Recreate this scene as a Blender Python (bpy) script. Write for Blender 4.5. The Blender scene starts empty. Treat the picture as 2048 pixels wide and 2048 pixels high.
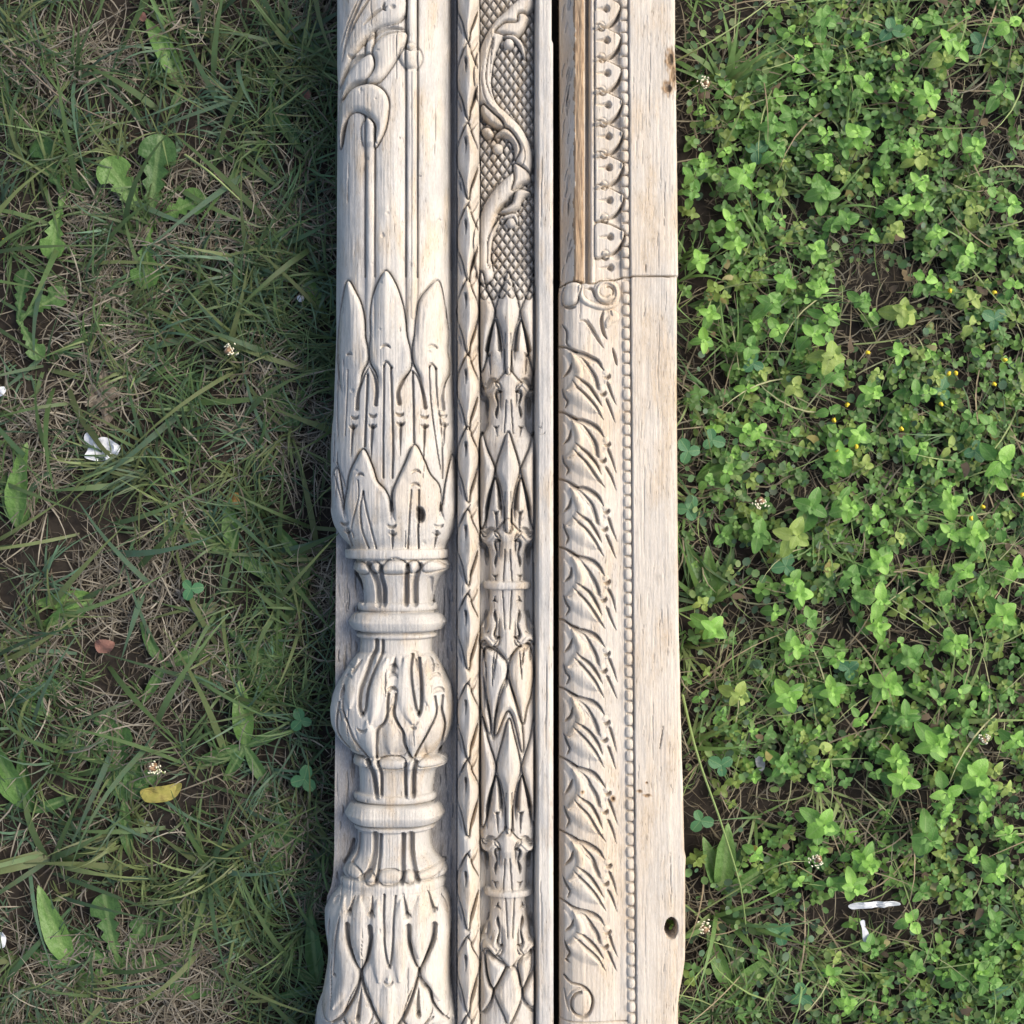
import bpy, math, random
import numpy as np
from mathutils import Vector, Matrix
R = math.radians
random.seed(7); rng = np.random.default_rng(7)
scene = bpy.context.scene
col = scene.collection

# ------------------------------------------------------------------ scale
S = 0.0004            # metres per unit of the wood's drawing grid
Z0 = 0.055            # height of the carved boards' background above the soil
ZREF = Z0 + 45 * S
DIST = 1.10

# ------------------------------------------------------------------ camera, sky, sun, exposure
cam = bpy.data.cameras.new('camera'); cam_o = bpy.data.objects.new('camera', cam); col.objects.link(cam_o)
cam_o.location = (0, 0, ZREF + DIST); cam_o.rotation_euler = (0, 0, 0)
cam.sensor_fit = 'HORIZONTAL'; cam.sensor_width = 36
cam.lens = 18 * DIST / (1024 * S); cam.clip_end = 100; cam.clip_start = 0.01
scene.camera = cam_o

SUN_EL, SUN_AZ = 43.0, 68.0     # azimuth: clockwise from +Y (photo up) towards +X (photo right)
w = bpy.data.worlds.new('World'); scene.world = w; w.use_nodes = True
wn = w.node_tree.nodes; wl = w.node_tree.links
sky = wn.new('ShaderNodeTexSky'); sky.sky_type = 'NISHITA'; sky.sun_disc = False
sky.sun_elevation = R(SUN_EL); sky.sun_rotation = R(SUN_AZ)
sky.dust_density = 4.0; sky.air_density = 1.0; sky.ozone_density = 1.0
bg = wn['Background']; bg.inputs['Strength'].default_value = 0.12
wl.new(sky.outputs[0], bg.inputs['Color'])
sun = bpy.data.lights.new('sun', 'SUN'); sun_o = bpy.data.objects.new('sun', sun); col.objects.link(sun_o)
sun.energy = 1.5; sun.angle = R(36); sun.color = (1.0, 0.94, 0.84)
d = Vector((math.sin(R(SUN_AZ)) * math.cos(R(SUN_EL)), math.cos(R(SUN_AZ)) * math.cos(R(SUN_EL)), math.sin(R(SUN_EL))))
sun_o.rotation_euler = (-d).to_track_quat('-Z', 'Y').to_euler(); sun_o.location = d * 5
vs = scene.view_settings
vs.view_transform = 'Standard'; vs.look = 'None'; vs.gamma = 1; vs.use_curve_mapping = False
vs.exposure = 0.92

# ------------------------------------------------------------------ small helpers
def tag(o, label=None, cat=None, group=None, kind=None):
    if label: o['label'] = label
    if cat: o['category'] = cat
    if group: o['group'] = group
    if kind: o['kind'] = kind
    return o

def empty(name, loc, rz=0.0):
    o = bpy.data.objects.new(name, None); col.objects.link(o)
    o.location = loc; o.rotation_euler = (0, 0, rz); o.empty_display_size = 0.01
    return o

def np_mesh(name, V, F, mat, attrs=None, smooth=True):
    """V (n,3), F (m,4) or (m,3) numpy"""
    V = np.ascontiguousarray(V, dtype=np.float32); F = np.ascontiguousarray(F, dtype=np.int32)
    me = bpy.data.meshes.new(name); k = F.shape[1]
    me.vertices.add(len(V)); me.vertices.foreach_set('co', V.ravel())
    me.loops.add(F.size); me.loops.foreach_set('vertex_index', F.ravel())
    me.polygons.add(len(F)); me.polygons.foreach_set('loop_start', np.arange(0, F.size, k, dtype=np.int32))
    me.polygons.foreach_set('loop_total', np.full(len(F), k, dtype=np.int32))
    me.update(calc_edges=True)
    if smooth: me.polygons.foreach_set('use_smooth', np.ones(len(F), dtype=bool))
    if attrs:
        for n, a in attrs.items():
            a = np.ascontiguousarray(a, dtype=np.float32)
            if a.ndim == 1:
                at = me.attributes.new(n, 'FLOAT', 'POINT'); at.data.foreach_set('value', a)
            else:
                at = me.attributes.new(n, 'FLOAT_COLOR', 'POINT')
                if a.shape[1] == 3: a = np.concatenate([a, np.ones((len(a), 1), np.float32)], 1)
                at.data.foreach_set('color', np.ascontiguousarray(a).ravel())
    if mat: me.materials.append(mat)
    return me

def link(name, me, parent=None):
    o = bpy.data.objects.new(name, me); col.objects.link(o)
    if parent: o.parent = parent
    return o

_tab = rng.random((256, 256))
def vnoise(x, y, seed=0):
    x = np.asarray(x, float) + seed * 17.31; y = np.asarray(y, float) + seed * 9.77
    ix = np.floor(x).astype(int); iy = np.floor(y).astype(int); fx = x - ix; fy = y - iy
    fx = fx * fx * (3 - 2 * fx); fy = fy * fy * (3 - 2 * fy)
    a = _tab[ix & 255, iy & 255]; b = _tab[(ix + 1) & 255, iy & 255]
    c = _tab[ix & 255, (iy + 1) & 255]; e = _tab[(ix + 1) & 255, (iy + 1) & 255]
    return (a * (1 - fx) + b * fx) * (1 - fy) + (c * (1 - fx) + e * fx) * fy

def sstep(a, b, x):
    t = np.clip((x - a) / (b - a), 0, 1); return t * t * (3 - 2 * t)

# ------------------------------------------------------------------ materials
def new_mat(name):
    m = bpy.data.materials.new(name); m.use_nodes = True
    nt = m.node_tree; b = nt.nodes['Principled BSDF']
    return m, nt, b
def nd(nt, t, **kw):
    n = nt.nodes.new(t)
    for k, v in kw.items():
        if k in n.inputs: n.inputs[k].default_value = v
        else: setattr(n, k, v)
    return n
def ramp(nt, fac, p0, p1, c0=(0, 0, 0, 1), c1=(1, 1, 1, 1)):
    r = nt.nodes.new('ShaderNodeValToRGB'); r.color_ramp.elements[0].position = p0; r.color_ramp.elements[1].position = p1
    r.color_ramp.elements[0].color = c0; r.color_ramp.elements[1].color = c1
    nt.links.new(fac, r.inputs[0]); return r.outputs[0]
def mixc(nt, fac, a, b, mode='MIX'):
    m = nt.nodes.new('ShaderNodeMix'); m.data_type = 'RGBA'; m.blend_type = mode
    for s, v in ((m.inputs[0], fac), (m.inputs[6], a), (m.inputs[7], b)):
        if isinstance(v, (int, float)): s.default_value = v
        elif isinstance(v, tuple): s.default_value = v if len(v) == 4 else (*v, 1)
        else: nt.links.new(v, s)
    return m.outputs[2]
def mathn(nt, op, a, b=None, clamp=False):
    m = nt.nodes.new('ShaderNodeMath'); m.operation = op; m.use_clamp = clamp
    for i, v in enumerate((a, b)):
        if v is None: continue
        if isinstance(v, (int, float)): m.inputs[i].default_value = v
        else: nt.links.new(v, m.inputs[i])
    return m.outputs[0]
def noise(nt, vec, scale, mscale=(1, 1, 1), detail=4.0, rough=0.55, rot=(0, 0, 0), loc=(0, 0, 0)):
    mp = nd(nt, 'ShaderNodeMapping'); mp.inputs['Scale'].default_value = mscale
    mp.inputs['Rotation'].default_value = rot; mp.inputs['Location'].default_value = loc
    nt.links.new(vec, mp.inputs[0])
    n = nd(nt, 'ShaderNodeTexNoise', Scale=scale, Detail=detail, Roughness=rough)
    nt.links.new(mp.outputs[0], n.inputs['Vector']); return n.outputs[0]

def wood_material(name, pale, grey, tan, shift):
    m, nt, b = new_mat(name)
    tc = nd(nt, 'ShaderNodeTexCoord'); P = tc.outputs['Object']
    def attr(n):
        a = nd(nt, 'ShaderNodeAttribute'); a.attribute_name = n; return a.outputs['Fac']
    big = noise(nt, P, 13.0, (1.3, .6, 1), 3, loc=(shift, 0, 0))
    med = noise(nt, P, 60.0, (1.2, .35, 1), 4, loc=(0, shift, 0))
    streak = noise(nt, P, 1.0, (1100, 90, 500), 5, .62, rot=(0, 0, R(4)))
    fine = noise(nt, P, 1.0, (2600, 300, 1500), 3, .6, rot=(0, 0, R(2)))
    checks = noise(nt, P, 1.0, (1900, 110, 900), 3, .55, rot=(0, 0, R(3)), loc=(3, 1, 2))
    speck = noise(nt, P, 900.0, (1, .5, 1), 2, .5)
    mott = noise(nt, P, 42.0, (1.2, .5, 1), 4, .6, loc=(7, shift, 3))
    base = mixc(nt, ramp(nt, mathn(nt, 'ADD', mathn(nt, 'MULTIPLY', big, .45), mathn(nt, 'MULTIPLY', mott, .55)), .38, .60), grey, pale)
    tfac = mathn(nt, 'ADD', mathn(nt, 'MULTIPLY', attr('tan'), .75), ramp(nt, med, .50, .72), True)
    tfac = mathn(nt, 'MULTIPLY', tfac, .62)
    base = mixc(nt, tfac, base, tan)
    base = mixc(nt, ramp(nt, streak, .30, .58), mixc(nt, .22, base, (.17, .14, .11)), base)
    base = mixc(nt, mathn(nt, 'MULTIPLY', ramp(nt, fine, .48, .72), .40), base, (.66, .645, .61))
    # raw freshly broken wood
    raw = mixc(nt, ramp(nt, streak, .35, .65), (.15, .08, .035), (.42, .29, .165))
    base = mixc(nt, attr('raw'), base, raw)
    # hairline checks and specks, irregularly placed
    reg = ramp(nt, med, .42, .60)
    ck = mathn(nt, 'MULTIPLY', ramp(nt, checks, .61, .68), mathn(nt, 'ADD', mathn(nt, 'MULTIPLY', reg, .75), .2))
    base = mixc(nt, mathn(nt, 'MULTIPLY', ck, .80), base, (.09, .075, .062))
    base = mixc(nt, mathn(nt, 'MULTIPLY', ramp(nt, speck, .74, .78), .5), base, (.09, .07, .05))
    base = mixc(nt, attr('stain'), base, (.035, .024, .016))
    nt.links.new(base, b.inputs['Base Color'])
    b.inputs['Roughness'].default_value = .8; b.inputs['Specular IOR Level'].default_value = .22
    h = mathn(nt, 'SUBTRACT', mathn(nt, 'ADD', mathn(nt, 'MULTIPLY', streak, .45), mathn(nt, 'MULTIPLY', fine, .55)), mathn(nt, 'MULTIPLY', ck, 1.2))
    bp = nd(nt, 'ShaderNodeBump', Strength=.6, Distance=.0006); nt.links.new(h, bp.inputs['Height'])
    nt.links.new(bp.outputs[0], b.inputs['Normal'])
    return m
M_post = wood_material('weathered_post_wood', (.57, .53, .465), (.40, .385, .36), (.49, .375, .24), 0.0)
M_floor = wood_material('dark_background_wood', (.30, .287, .275), (.20, .198, .198), (.28, .24, .195), 2.0)  # darker grey than the post, used on the recessed board
M_jamb = wood_material('weathered_jamb_wood', (.61, .54, .445), (.51, .46, .39), (.53, .405, .265), 5.0)

def foliage_material(name, c1, c2, trans=.25, rough=.45, use_attr=False, veins=True):
    m, nt, b = new_mat(name)
    tc = nd(nt, 'ShaderNodeTexCoord')
    if use_attr:
        a = nd(nt, 'ShaderNodeAttribute'); a.attribute_name = 'col'; c = a.outputs['Color']
        n = noise(nt, tc.outputs['Object'], 220.0, detail=3)
        c = mixc(nt, ramp(nt, n, .3, .7), mixc(nt, .35, c, (.10, .08, .03)), c)
    else:
        oi = nd(nt, 'ShaderNodeObjectInfo')
        n = noise(nt, tc.outputs['Object'], 3.0, detail=4)
        f = mathn(nt, 'ADD', mathn(nt, 'MULTIPLY', oi.outputs['Random'], .7), mathn(nt, 'MULTIPLY', n, .5), True)
        c = mixc(nt, f, c1, c2)
        if veins:
            sp = nd(nt, 'ShaderNodeSeparateXYZ'); nt.links.new(tc.outputs['Object'], sp.inputs[0])
            ax = mathn(nt, 'ABSOLUTE', sp.outputs[0])
            mid = ramp(nt, ax, .012, .035, (1, 1, 1, 1), (0, 0, 0, 1))
            c = mixc(nt, mathn(nt, 'MULTIPLY', mid, .25), c, (.36, .46, .20))
    nt.links.new(c, b.inputs['Base Color'])
    b.inputs['Roughness'].default_value = rough; b.inputs['Specular IOR Level'].default_value = .35
    if trans > 0:
        tr = nd(nt, 'ShaderNodeBsdfTranslucent'); nt.links.new(c, tr.inputs[0])
        mx = nd(nt, 'ShaderNodeMixShader', Fac=trans); out = nt.nodes['Material Output']
        nt.links.new(b.outputs[0], mx.inputs[1]); nt.links.new(tr.outputs[0], mx.inputs[2]); nt.links.new(mx.outputs[0], out.inputs[0])
    if veins:
        n2 = noise(nt, tc.outputs['Object'], 9.0 if not use_attr else 500.0, detail=3)
        bp = nd(nt, 'ShaderNodeBump', Strength=.16, Distance=.05 if not use_attr else .0005)
        nt.links.new(n2, bp.inputs['Height']); nt.links.new(bp.outputs[0], b.inputs['Normal'])
    return m
M_spr = [foliage_material('sprig_leaf_fresh', (.155, .36, .05), (.30, .54, .11)),
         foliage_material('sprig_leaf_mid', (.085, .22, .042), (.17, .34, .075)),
         foliage_material('sprig_leaf_yellowish', (.22, .33, .07), (.34, .43, .11))]
M_stem = foliage_material('sprig_stem', (.16, .24, .07), (.25, .30, .12), 0, .6, veins=False)
M_broad = foliage_material('broad_leaf_dark', (.036, .092, .026), (.08, .16, .045))
M_broad2 = foliage_material('broad_leaf_bright', (.075, .165, .035), (.13, .24, .06))
M_clover = foliage_material('clover_leaf', (.045, .15, .07), (.09, .22, .09))
M_grass = foliage_material('grass_blades', None, None, .25, .5, True)
M_dry = foliage_material('dry_grass', None, None, .1, .8, True, veins=False)

def plain(name, c, rough=.7, nscale=200.0, amt=.35, dark=(.05, .04, .03), trans=0.0):
    m, nt, b = new_mat(name); tc = nd(nt, 'ShaderNodeTexCoord')
    n = noise(nt, tc.outputs['Object'], nscale, detail=4)
    cc = mixc(nt, mathn(nt, 'MULTIPLY', ramp(nt, n, .45, .7), amt), c, dark)
    nt.links.new(cc, b.inputs['Base Color']); b.inputs['Roughness'].default_value = rough
    b.inputs['Specular IOR Level'].default_value = .25
    bp = nd(nt, 'ShaderNodeBump', Strength=.3, Distance=.0006); nt.links.new(n, bp.inputs['Height']); nt.links.new(bp.outputs[0], b.inputs['Normal'])
    return m
M_soil = plain('soil', (.026, .021, .016), .95, 160.0, .7, (.008, .006, .005))
M_white = plain('white_scrap', (.60, .62, .64), .6, 300.0, .3, (.36, .35, .32))
M_dry_w = plain('grey_fluff', (.42, .43, .42), .8)
M_anther = plain('cream_anther', (.78, .74, .55), .6)
M_seed = plain('brown_flower_head', (.27, .17, .10), .8, 900.0)
M_yellow = plain('yellow_petal', (.72, .55, .04), .5)
M_yleaf = plain('yellowed_leaf', (.27, .245, .06), .6, 120.0, .6, (.12, .08, .03))
M_dleaf = plain('dead_leaf', (.15, .125, .095), .8, 120.0, .5, (.14, .10, .07))
M_oleaf = plain('orange_leaf', (.26, .15, .05), .7, 120.0, .5, (.16, .10, .05))
M_rleaf = plain('reddish_leaf', (.17, .085, .065), .7, 120.0, .4)

# ================================================================== CARVED WOOD: relief engine
class Field:
    def __init__(s, ys, left, right, step):
        s.ys = ys; s.L = np.interp(ys, *zip(*left)); s.Rr = np.interp(ys, *zip(*right))
        s.n = int((s.Rr - s.L).mean() / step); u = np.linspace(0, 1, s.n); s.u = u
        s.X = s.L[:, None] + u * (s.Rr - s.L)[:, None]; s.Y = np.repeat(ys[:, None], s.n, 1)
        s.H = np.zeros_like(s.X); s.ID = np.zeros(s.X.shape, np.int16)
        s.T = np.zeros_like(s.X); s.RW = np.zeros_like(s.X); s.ST = np.zeros_like(s.X)
        s.base = np.zeros_like(s.X); s.kill = np.zeros(s.X.shape, bool); s.reg = []
    def part(s, name, parent=None):
        s.reg.append((name, parent)); return len(s.reg) - 1
    def win(s, x0, x1, y0, y1):
        r0, r1 = np.searchsorted(s.ys, [y0, y1]); r1 = min(r1 + 1, len(s.ys))
        if r1 <= r0: return None
        L, Rr = s.L[r0:r1], s.Rr[r0:r1]; w_ = Rr - L
        c0 = int(max(0, math.floor(((x0 - L) / w_).min() * (s.n - 1)))); c1 = int(min(s.n, math.ceil(((x1 - L) / w_).max() * (s.n - 1)) + 2))
        if c1 <= c0: return None
        return (slice(r0, r1), slice(c0, c1))

def spline(pts, n=8, closed=False):
    p = np.array(pts, float)
    if len(p) < 3 and not closed:
        t = np.linspace(0, 1, n)[:, None]; return p[0] * (1 - t) + p[-1] * t
    if closed: q = np.vstack([p[-1], p, p[0], p[1]])
    else: q = np.vstack([2 * p[0] - p[1], p, 2 * p[-1] - p[-2]])
    out = []
    for i in range(1, len(q) - 2):
        t = np.linspace(0, 1, n, endpoint=False)[:, None]
        a, b, c, e = q[i - 1], q[i], q[i + 1], q[i + 2]
        out.append(.5 * (2 * b + (c - a) * t + (2 * a - 5 * b + 4 * c - e) * t * t + (3 * b - a - 3 * c + e) * t ** 3))
    if not closed: out.append(q[-2:-1])
    return np.vstack(out)

def pdist(x, y, p, closed=False):
    """distance to polyline p and arc parameter 0..1"""
    if closed: p = np.vstack([p, p[:1]])
    best = np.full(x.shape, 1e9); tb = np.zeros(x.shape)
    seg = np.hypot(*(p[1:] - p[:-1]).T); cum = np.concatenate([[0], np.cumsum(seg)]); tot = max(cum[-1], 1e-6)
    for i in range(len(seg)):
        if seg[i] < 1e-9: continue
        dx, dy = (p[i + 1] - p[i]); t = np.clip(((x - p[i, 0]) * dx + (y - p[i, 1]) * dy) / seg[i] ** 2, 0, 1)
        dd = (x - p[i, 0] - t * dx) ** 2 + (y - p[i, 1] - t * dy) ** 2
        m = dd < best; best = np.where(m, dd, best); tb = np.where(m, (cum[i] + t * seg[i]) / tot, tb)
    return np.sqrt(best), tb

def inside(x, y, p):
    r = np.zeros(x.shape, bool); n = len(p)
    for i in range(n):
        x0, y0 = p[i]; x1, y1 = p[(i + 1) % n]
        if y0 == y1: continue
        c = ((y0 > y) != (y1 > y)) & (x < (x1 - x0) * (y - y0) / (y1 - y0) + x0)
        r ^= c
    return r

def tap(t, kind):
    if kind == 'both': return np.sqrt(np.clip(np.sin(np.pi * np.clip(t, .02, .98)), 0, 1))
    if kind == 'end': return np.clip(1 - t, .0, 1) ** .6 + .08        # wide start
    if kind == 'start': return np.clip(t, .0, 1) ** .6 + .08          # wide end
    return np.ones_like(t)

GD = 1.65
def groove(F, pts, w_, dep, taper='both', n=7, soft=.8):
    if w_ > 1.8: w_ = w_ * 1.15
    p = spline(pts, n); lo = p.min(0) - w_ - 2; hi = p.max(0) + w_ + 2
    W = F.win(lo[0], hi[0], lo[1], hi[1])
    if W is None: return
    dd, t = pdist(F.X[W], F.Y[W], p); tp = tap(t, taper)
    q = np.clip(1 - (dd / (w_ * tp + 1e-6)) ** 2, 0, 1) ** soft
    F.H[W] -= GD * dep * np.minimum(tp + .15, 1) * q
def gouge(F, pts, w0, w1, dep, taper='both', n=7):
    """chisel cut: steep wall on the right of the path direction (width w0), long soft slope on the left (w1)"""
    p = spline(pts, n); m = max(w0, w1); lo = p.min(0) - m - 2; hi = p.max(0) + m + 2
    W = F.win(lo[0], hi[0], lo[1], hi[1])
    if W is None: return
    x, y = F.X[W], F.Y[W]; dd, t = pdist(x, y, p); k = np.clip((t * (len(p) - 1)).astype(int), 0, len(p) - 2)
    tx = p[k + 1] - p[k]; sg = tx[..., 0] * (y - p[k, 1]) - tx[..., 1] * (x - p[k, 0])
    tp = tap(t, taper); ww = np.where(sg > 0, w1, w0) * tp + 1e-6
    F.H[W] -= dep * np.minimum(tp + .1, 1) * np.clip(1 - dd / ww, 0, 1) ** np.where(sg > 0, .85, .7)
def ridge(F, pts, w_, h, taper=None, pid=None, tan=0, n=7, power=.5, base=None, rim=True):
    p = spline(pts, n); lo = p.min(0) - w_ - 2; hi = p.max(0) + w_ + 2
    W = F.win(lo[0], hi[0], lo[1], hi[1])
    if W is None: return
    dd, t = pdist(F.X[W], F.Y[W], p); tp = tap(t, taper); q = np.clip(1 - (dd / (w_ * tp + 1e-6)) ** 2, 0, 1)
    if base is not None: F.H[W] = np.where(q > 0, F.base[W] + base, F.H[W])
    F.H[W] += h * q ** power
    edge = np.clip(1 - np.abs(dd - w_ * tp - 1) / 2.2, 0, 1)
    if rim and power < .75: F.H[W] -= .35 * abs(h) * edge
    if pid is not None: F.ID[W][q > .02] = pid
    if tan: F.T[W] = np.maximum(F.T[W], tan * (q > .2))
def leaf(F, pts, rise, edge, gw=3., gd=5., pid=None, fade=None, fold=None, tan=0, base=None, n=6, soft=0.):
    gx_ = max(gw, 11 if soft else 0)
    p = spline(pts, n, True); lo = p.min(0) - gx_ - 2; hi = p.max(0) + gx_ + 2
    W = F.win(lo[0], hi[0], lo[1], hi[1])
    if W is None: return
    x, y = F.X[W], F.Y[W]; dd, _ = pdist(x, y, p, True); ins = inside(x, y, p)
    f = np.ones_like(dd)
    if fade: f = 1 - sstep(fade[0], fade[1], y) if fade[1] > fade[0] else sstep(fade[1], fade[0], y)
    prof = 1 - (1 - np.clip(dd / edge, 0, 1)) ** 2
    H = F.H[W]
    if base is not None: H = np.where(ins, F.base[W] + base, H)
    gd = gd * 1.6
    H = H + np.where(ins, rise * prof * f, 0)
    if fold:
        fd, _ = pdist(x, y, spline(fold[0], 6)); H = H + np.where(ins, fold[2] * np.clip(1 - fd / fold[1], 0, 1) * f * np.clip(dd / 4, 0, 1), 0)
    H = H - np.where(ins, 0, gd * np.clip(1 - dd / gw, 0, 1) ** .7 * f)
    H = H - np.where(ins, 0, soft * np.clip(1 - dd / 11, 0, 1) ** 2 * f)
    H = H - np.where(ins, gd * .6 * np.clip(1 - dd / 1.6, 0, 1) * f, 0)
    F.H[W] = H
    if pid is not None:
        F.ID[W][ins & (f > .5)] = pid
    if tan: F.T[W] = np.maximum(F.T[W], tan * ins * f)
def smile(F, x, y, r, w_=2.2, dep=5, up=False, rot=0.0):
    r = r * 1.15; w_ = w_ * 1.25
    a = np.linspace(200, 340, 7) if not up else np.linspace(160, 20, 7)
    a = np.radians(a + rot)
    groove(F, [(x + r * math.cos(t), y - r * math.sin(t)) for t in a], w_, dep, 'both', 3)
def dome(F, x, y, rx, ry, h, pid=None, rim=3, tan=0):
    W = F.win(x - rx - 5, x + rx + 5, y - ry - 5, y + ry + 5)
    if W is None: return
    q = ((F.X[W] - x) / rx) ** 2 + ((F.Y[W] - y) / ry) ** 2
    F.H[W] += h * np.sqrt(np.clip(1 - q, 0, 1)) - rim * np.clip(1 - np.abs(np.sqrt(q) - 1.08) * min(rx, ry) / 2.5, 0, 1)
    if pid is not None: F.ID[W][q < 1.02] = pid
    if tan: F.T[W] = np.maximum(F.T[W], tan * (q < 1))
def pit(F, x, y, rx, ry, dep, stain=0.0):
    W = F.win(x - rx - 3, x + rx + 3, y - ry - 3, y + ry + 3)
    if W is None: return
    q = ((F.X[W] - x) / rx) ** 2 + ((F.Y[W] - y) / ry) ** 2
    F.H[W] -= dep * np.clip(1 - q, 0, 1) ** .5
    if stain: F.ST[W] = np.maximum(F.ST[W], stain * np.clip(1.6 * (1 - q), 0, 1))
def crop(ox, oy, sc):
    return lambda pts: [(ox + x / sc, oy + y / sc) for x, y in pts]
A = crop(640, 0, 4.025); B = crop(640, 400, 4.025); C = crop(640, 800, 4.025); D = crop(640, 1200, 4.025); E = crop(620, 1568, 4.025)
Fc = crop(1000, 0, 4.025); G = crop(1000, 480, 4.025); I = crop(1000, 960, 3.5775); K = crop(1000, 1500, 3.525)

ys = np.concatenate([np.arange(-160, -12, 6.), np.arange(-12, 2062, 1.5), np.arange(2062, 2200, 6.)])

# ================================================================== LEFT: carved post
P = Field(ys,
  [(-160, 676), (0, 675), (480, 671), (760, 667), (833, 665), (850, 661), (900, 659), (1020, 658), (1045, 663), (1055, 666), (1200, 665), (1380, 664), (1400, 657), (1425, 655), (1450, 656), (1475, 664), (1560, 663), (1720, 662), (1760, 660), (1790, 655), (1805, 648), (1830, 645), (1855, 646), (1880, 650), (1905, 655), (1940, 652), (1975, 646), (1995, 641), (2020, 631), (2048, 624), (2070, 622), (2200, 622)],
  [(-160, 1101), (0, 1103), (80, 1103), (86, 1106), (480, 1106), (1000, 1106.5), (1500, 1106.5), (2048, 1107), (2200, 1107)], 1.5)
X, Y = P.X, P.Y
i_board = P.part('board'); i_col = P.part('column'); i_vine = P.part('vine_moulding'); i_bal = P.part('baluster'); i_bat = P.part('edge_batten')
# --- column of revolution
prof = [(-200, 783, 117), (600, 783, 117), (650, 784, 117), (800, 783, 122), (900, 782, 126), (1023, 783, 127), (1050, 785, 122), (1075, 789, 110), (1096, 793, 97), (1098, 792, 97), (1099, 790, 104), (1108, 790, 105), (1117, 790, 103), (1119, 795, 88), (1121, 800, 92), (1130, 800, 97), (1138, 799, 97), (1146, 798, 88), (1160, 796, 79), (1180, 794, 73), (1206, 793, 70), (1207, 791, 78), (1214, 791, 81), (1221, 791, 79), (1223, 791, 74), (1225, 791, 74), (1228, 791, 87), (1229.5, 791, 89), (1243, 791, 99), (1245, 791, 100), (1247, 791, 99.4), (1259, 791, 92), (1261, 791, 90), (1265, 791, 74), (1267, 790, 76), (1269, 790, 80), (1273, 790, 82), (1277, 790, 79), (1279, 789, 72), (1305, 788, 73), (1311, 788, 79), (1325, 787, 89), (1340, 786, 98), (1357, 785, 107), (1374, 784, 116), (1400, 782, 122), (1424, 780, 125), (1450, 780, 123), (1468, 781, 117), (1486, 783, 107), (1500, 785, 95), (1510, 787, 86), (1512, 795, 84), (1516, 797, 93), (1526, 797, 96), (1533, 797, 94), (1538, 795, 83), (1550, 791, 77), (1589, 788, 74), (1591, 787, 82), (1598, 787, 84), (1605, 787, 81), (1608, 787, 73), (1611, 786, 88), (1613, 786, 91), (1630, 786, 101), (1632, 786, 102), (1634, 786, 101.4), (1646, 786, 93), (1648, 786, 91), (1652, 786, 75), (1653, 786, 74), (1656, 786, 82), (1661, 786, 82), (1664, 785, 77), (1666, 785, 73), (1690, 785, 74), (1708, 785, 79), (1722, 786, 90), (1735, 787, 100), (1748, 787, 106), (1755, 787, 103), (1757, 784, 98), (1760, 782, 104), (1768, 782, 107), (1777, 782, 106), (1780, 780, 106), (1795, 778, 116), (1810, 775, 123), (1830, 772, 128), (1860, 772, 128), (1900, 772, 126), (1960, 770, 128), (2000, 769, 134), (2048, 768, 142), (2200, 768, 142)]
py_, pc_, pr_ = map(lambda a: np.array(a, float), zip(*prof))
def pchip(x, xp, fp):
    h = np.diff(xp); dl = np.diff(fp) / h; m = np.zeros_like(fp)
    ok = dl[:-1] * dl[1:] > 0; w1 = 2 * h[1:] + h[:-1]; w2 = h[1:] + 2 * h[:-1]
    m[1:-1][ok] = ((w1 + w2)[ok]) / (w1[ok] / dl[:-1][ok] + w2[ok] / dl[1:][ok])
    i = np.clip(np.searchsorted(xp, x) - 1, 0, len(h) - 1); t = (x - xp[i]) / h[i]
    return fp[i] * (1 + 2 * t) * (1 - t) ** 2 + m[i] * h[i] * t * (1 - t) ** 2 + fp[i + 1] * t * t * (3 - 2 * t) + m[i + 1] * h[i] * t * t * (t - 1)
cx = np.repeat(pchip(P.ys, py_, pc_)[:, None], P.n, 1); rr = np.repeat(pchip(P.ys, py_, pr_)[:, None], P.n, 1)
dx = X - cx; qx = np.where(((Y > 1224) & (Y < 1266)) | ((Y > 1608.5) & (Y < 1652.5)), 3.2, 2.0); q = 1 - np.abs(dx / rr) ** qx
colH = rr * .80 * np.sqrt(np.clip(q, 0, 1))
# background: floor, rising softly to the vine moulding
floorH = -6 + 16 * sstep(898, 914, X) + 1.5 * (vnoise(X / 30, Y / 60, 3) - .5)
cmask = (q > 0) & (X < 916)
P.H = np.where(cmask, np.maximum(colH, floorH), floorH)
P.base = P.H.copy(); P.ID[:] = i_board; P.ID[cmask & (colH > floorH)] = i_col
# polygonal cut facets on the tori
for (a, b) in ((1226, 1264), (1609, 1652)):
    m = (Y > a) & (Y < b) & cmask
    P.H[m] -= 9 * np.clip((np.abs(dx[m]) / rr[m] - .62) / .38, 0, 1)
# sub-parts of the column by height bands
def band(name, y0, y1):
    i = P.part(name, i_col); P.ID[(P.ID == i_col) & (Y >= y0) & (Y < y1)] = i; return i
i_shaft = band('shaft', -200, 620); i_cup = band('leaf_cup', 620, 1098); band('rim', 1098, 1119.5); i_bell = band('bell', 1119.5, 1207)
band('fillet', 1207, 1223.5); band('ring', 1223.5, 1266); band('fillet', 1266, 1278.5); band('neck', 1278.5, 1309); i_bulb = band('bulb', 1309, 1511)
i_cal = band('calyx', 1511, 1590); band('fillet', 1590, 1608); band('ring', 1608, 1652.5); band('fillet', 1652.5, 1665); i_foot = band('flared_foot', 1665, 1757); band('rim', 1757, 1779); i_base = band('leaf_base', 1779, 2300)

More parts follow.
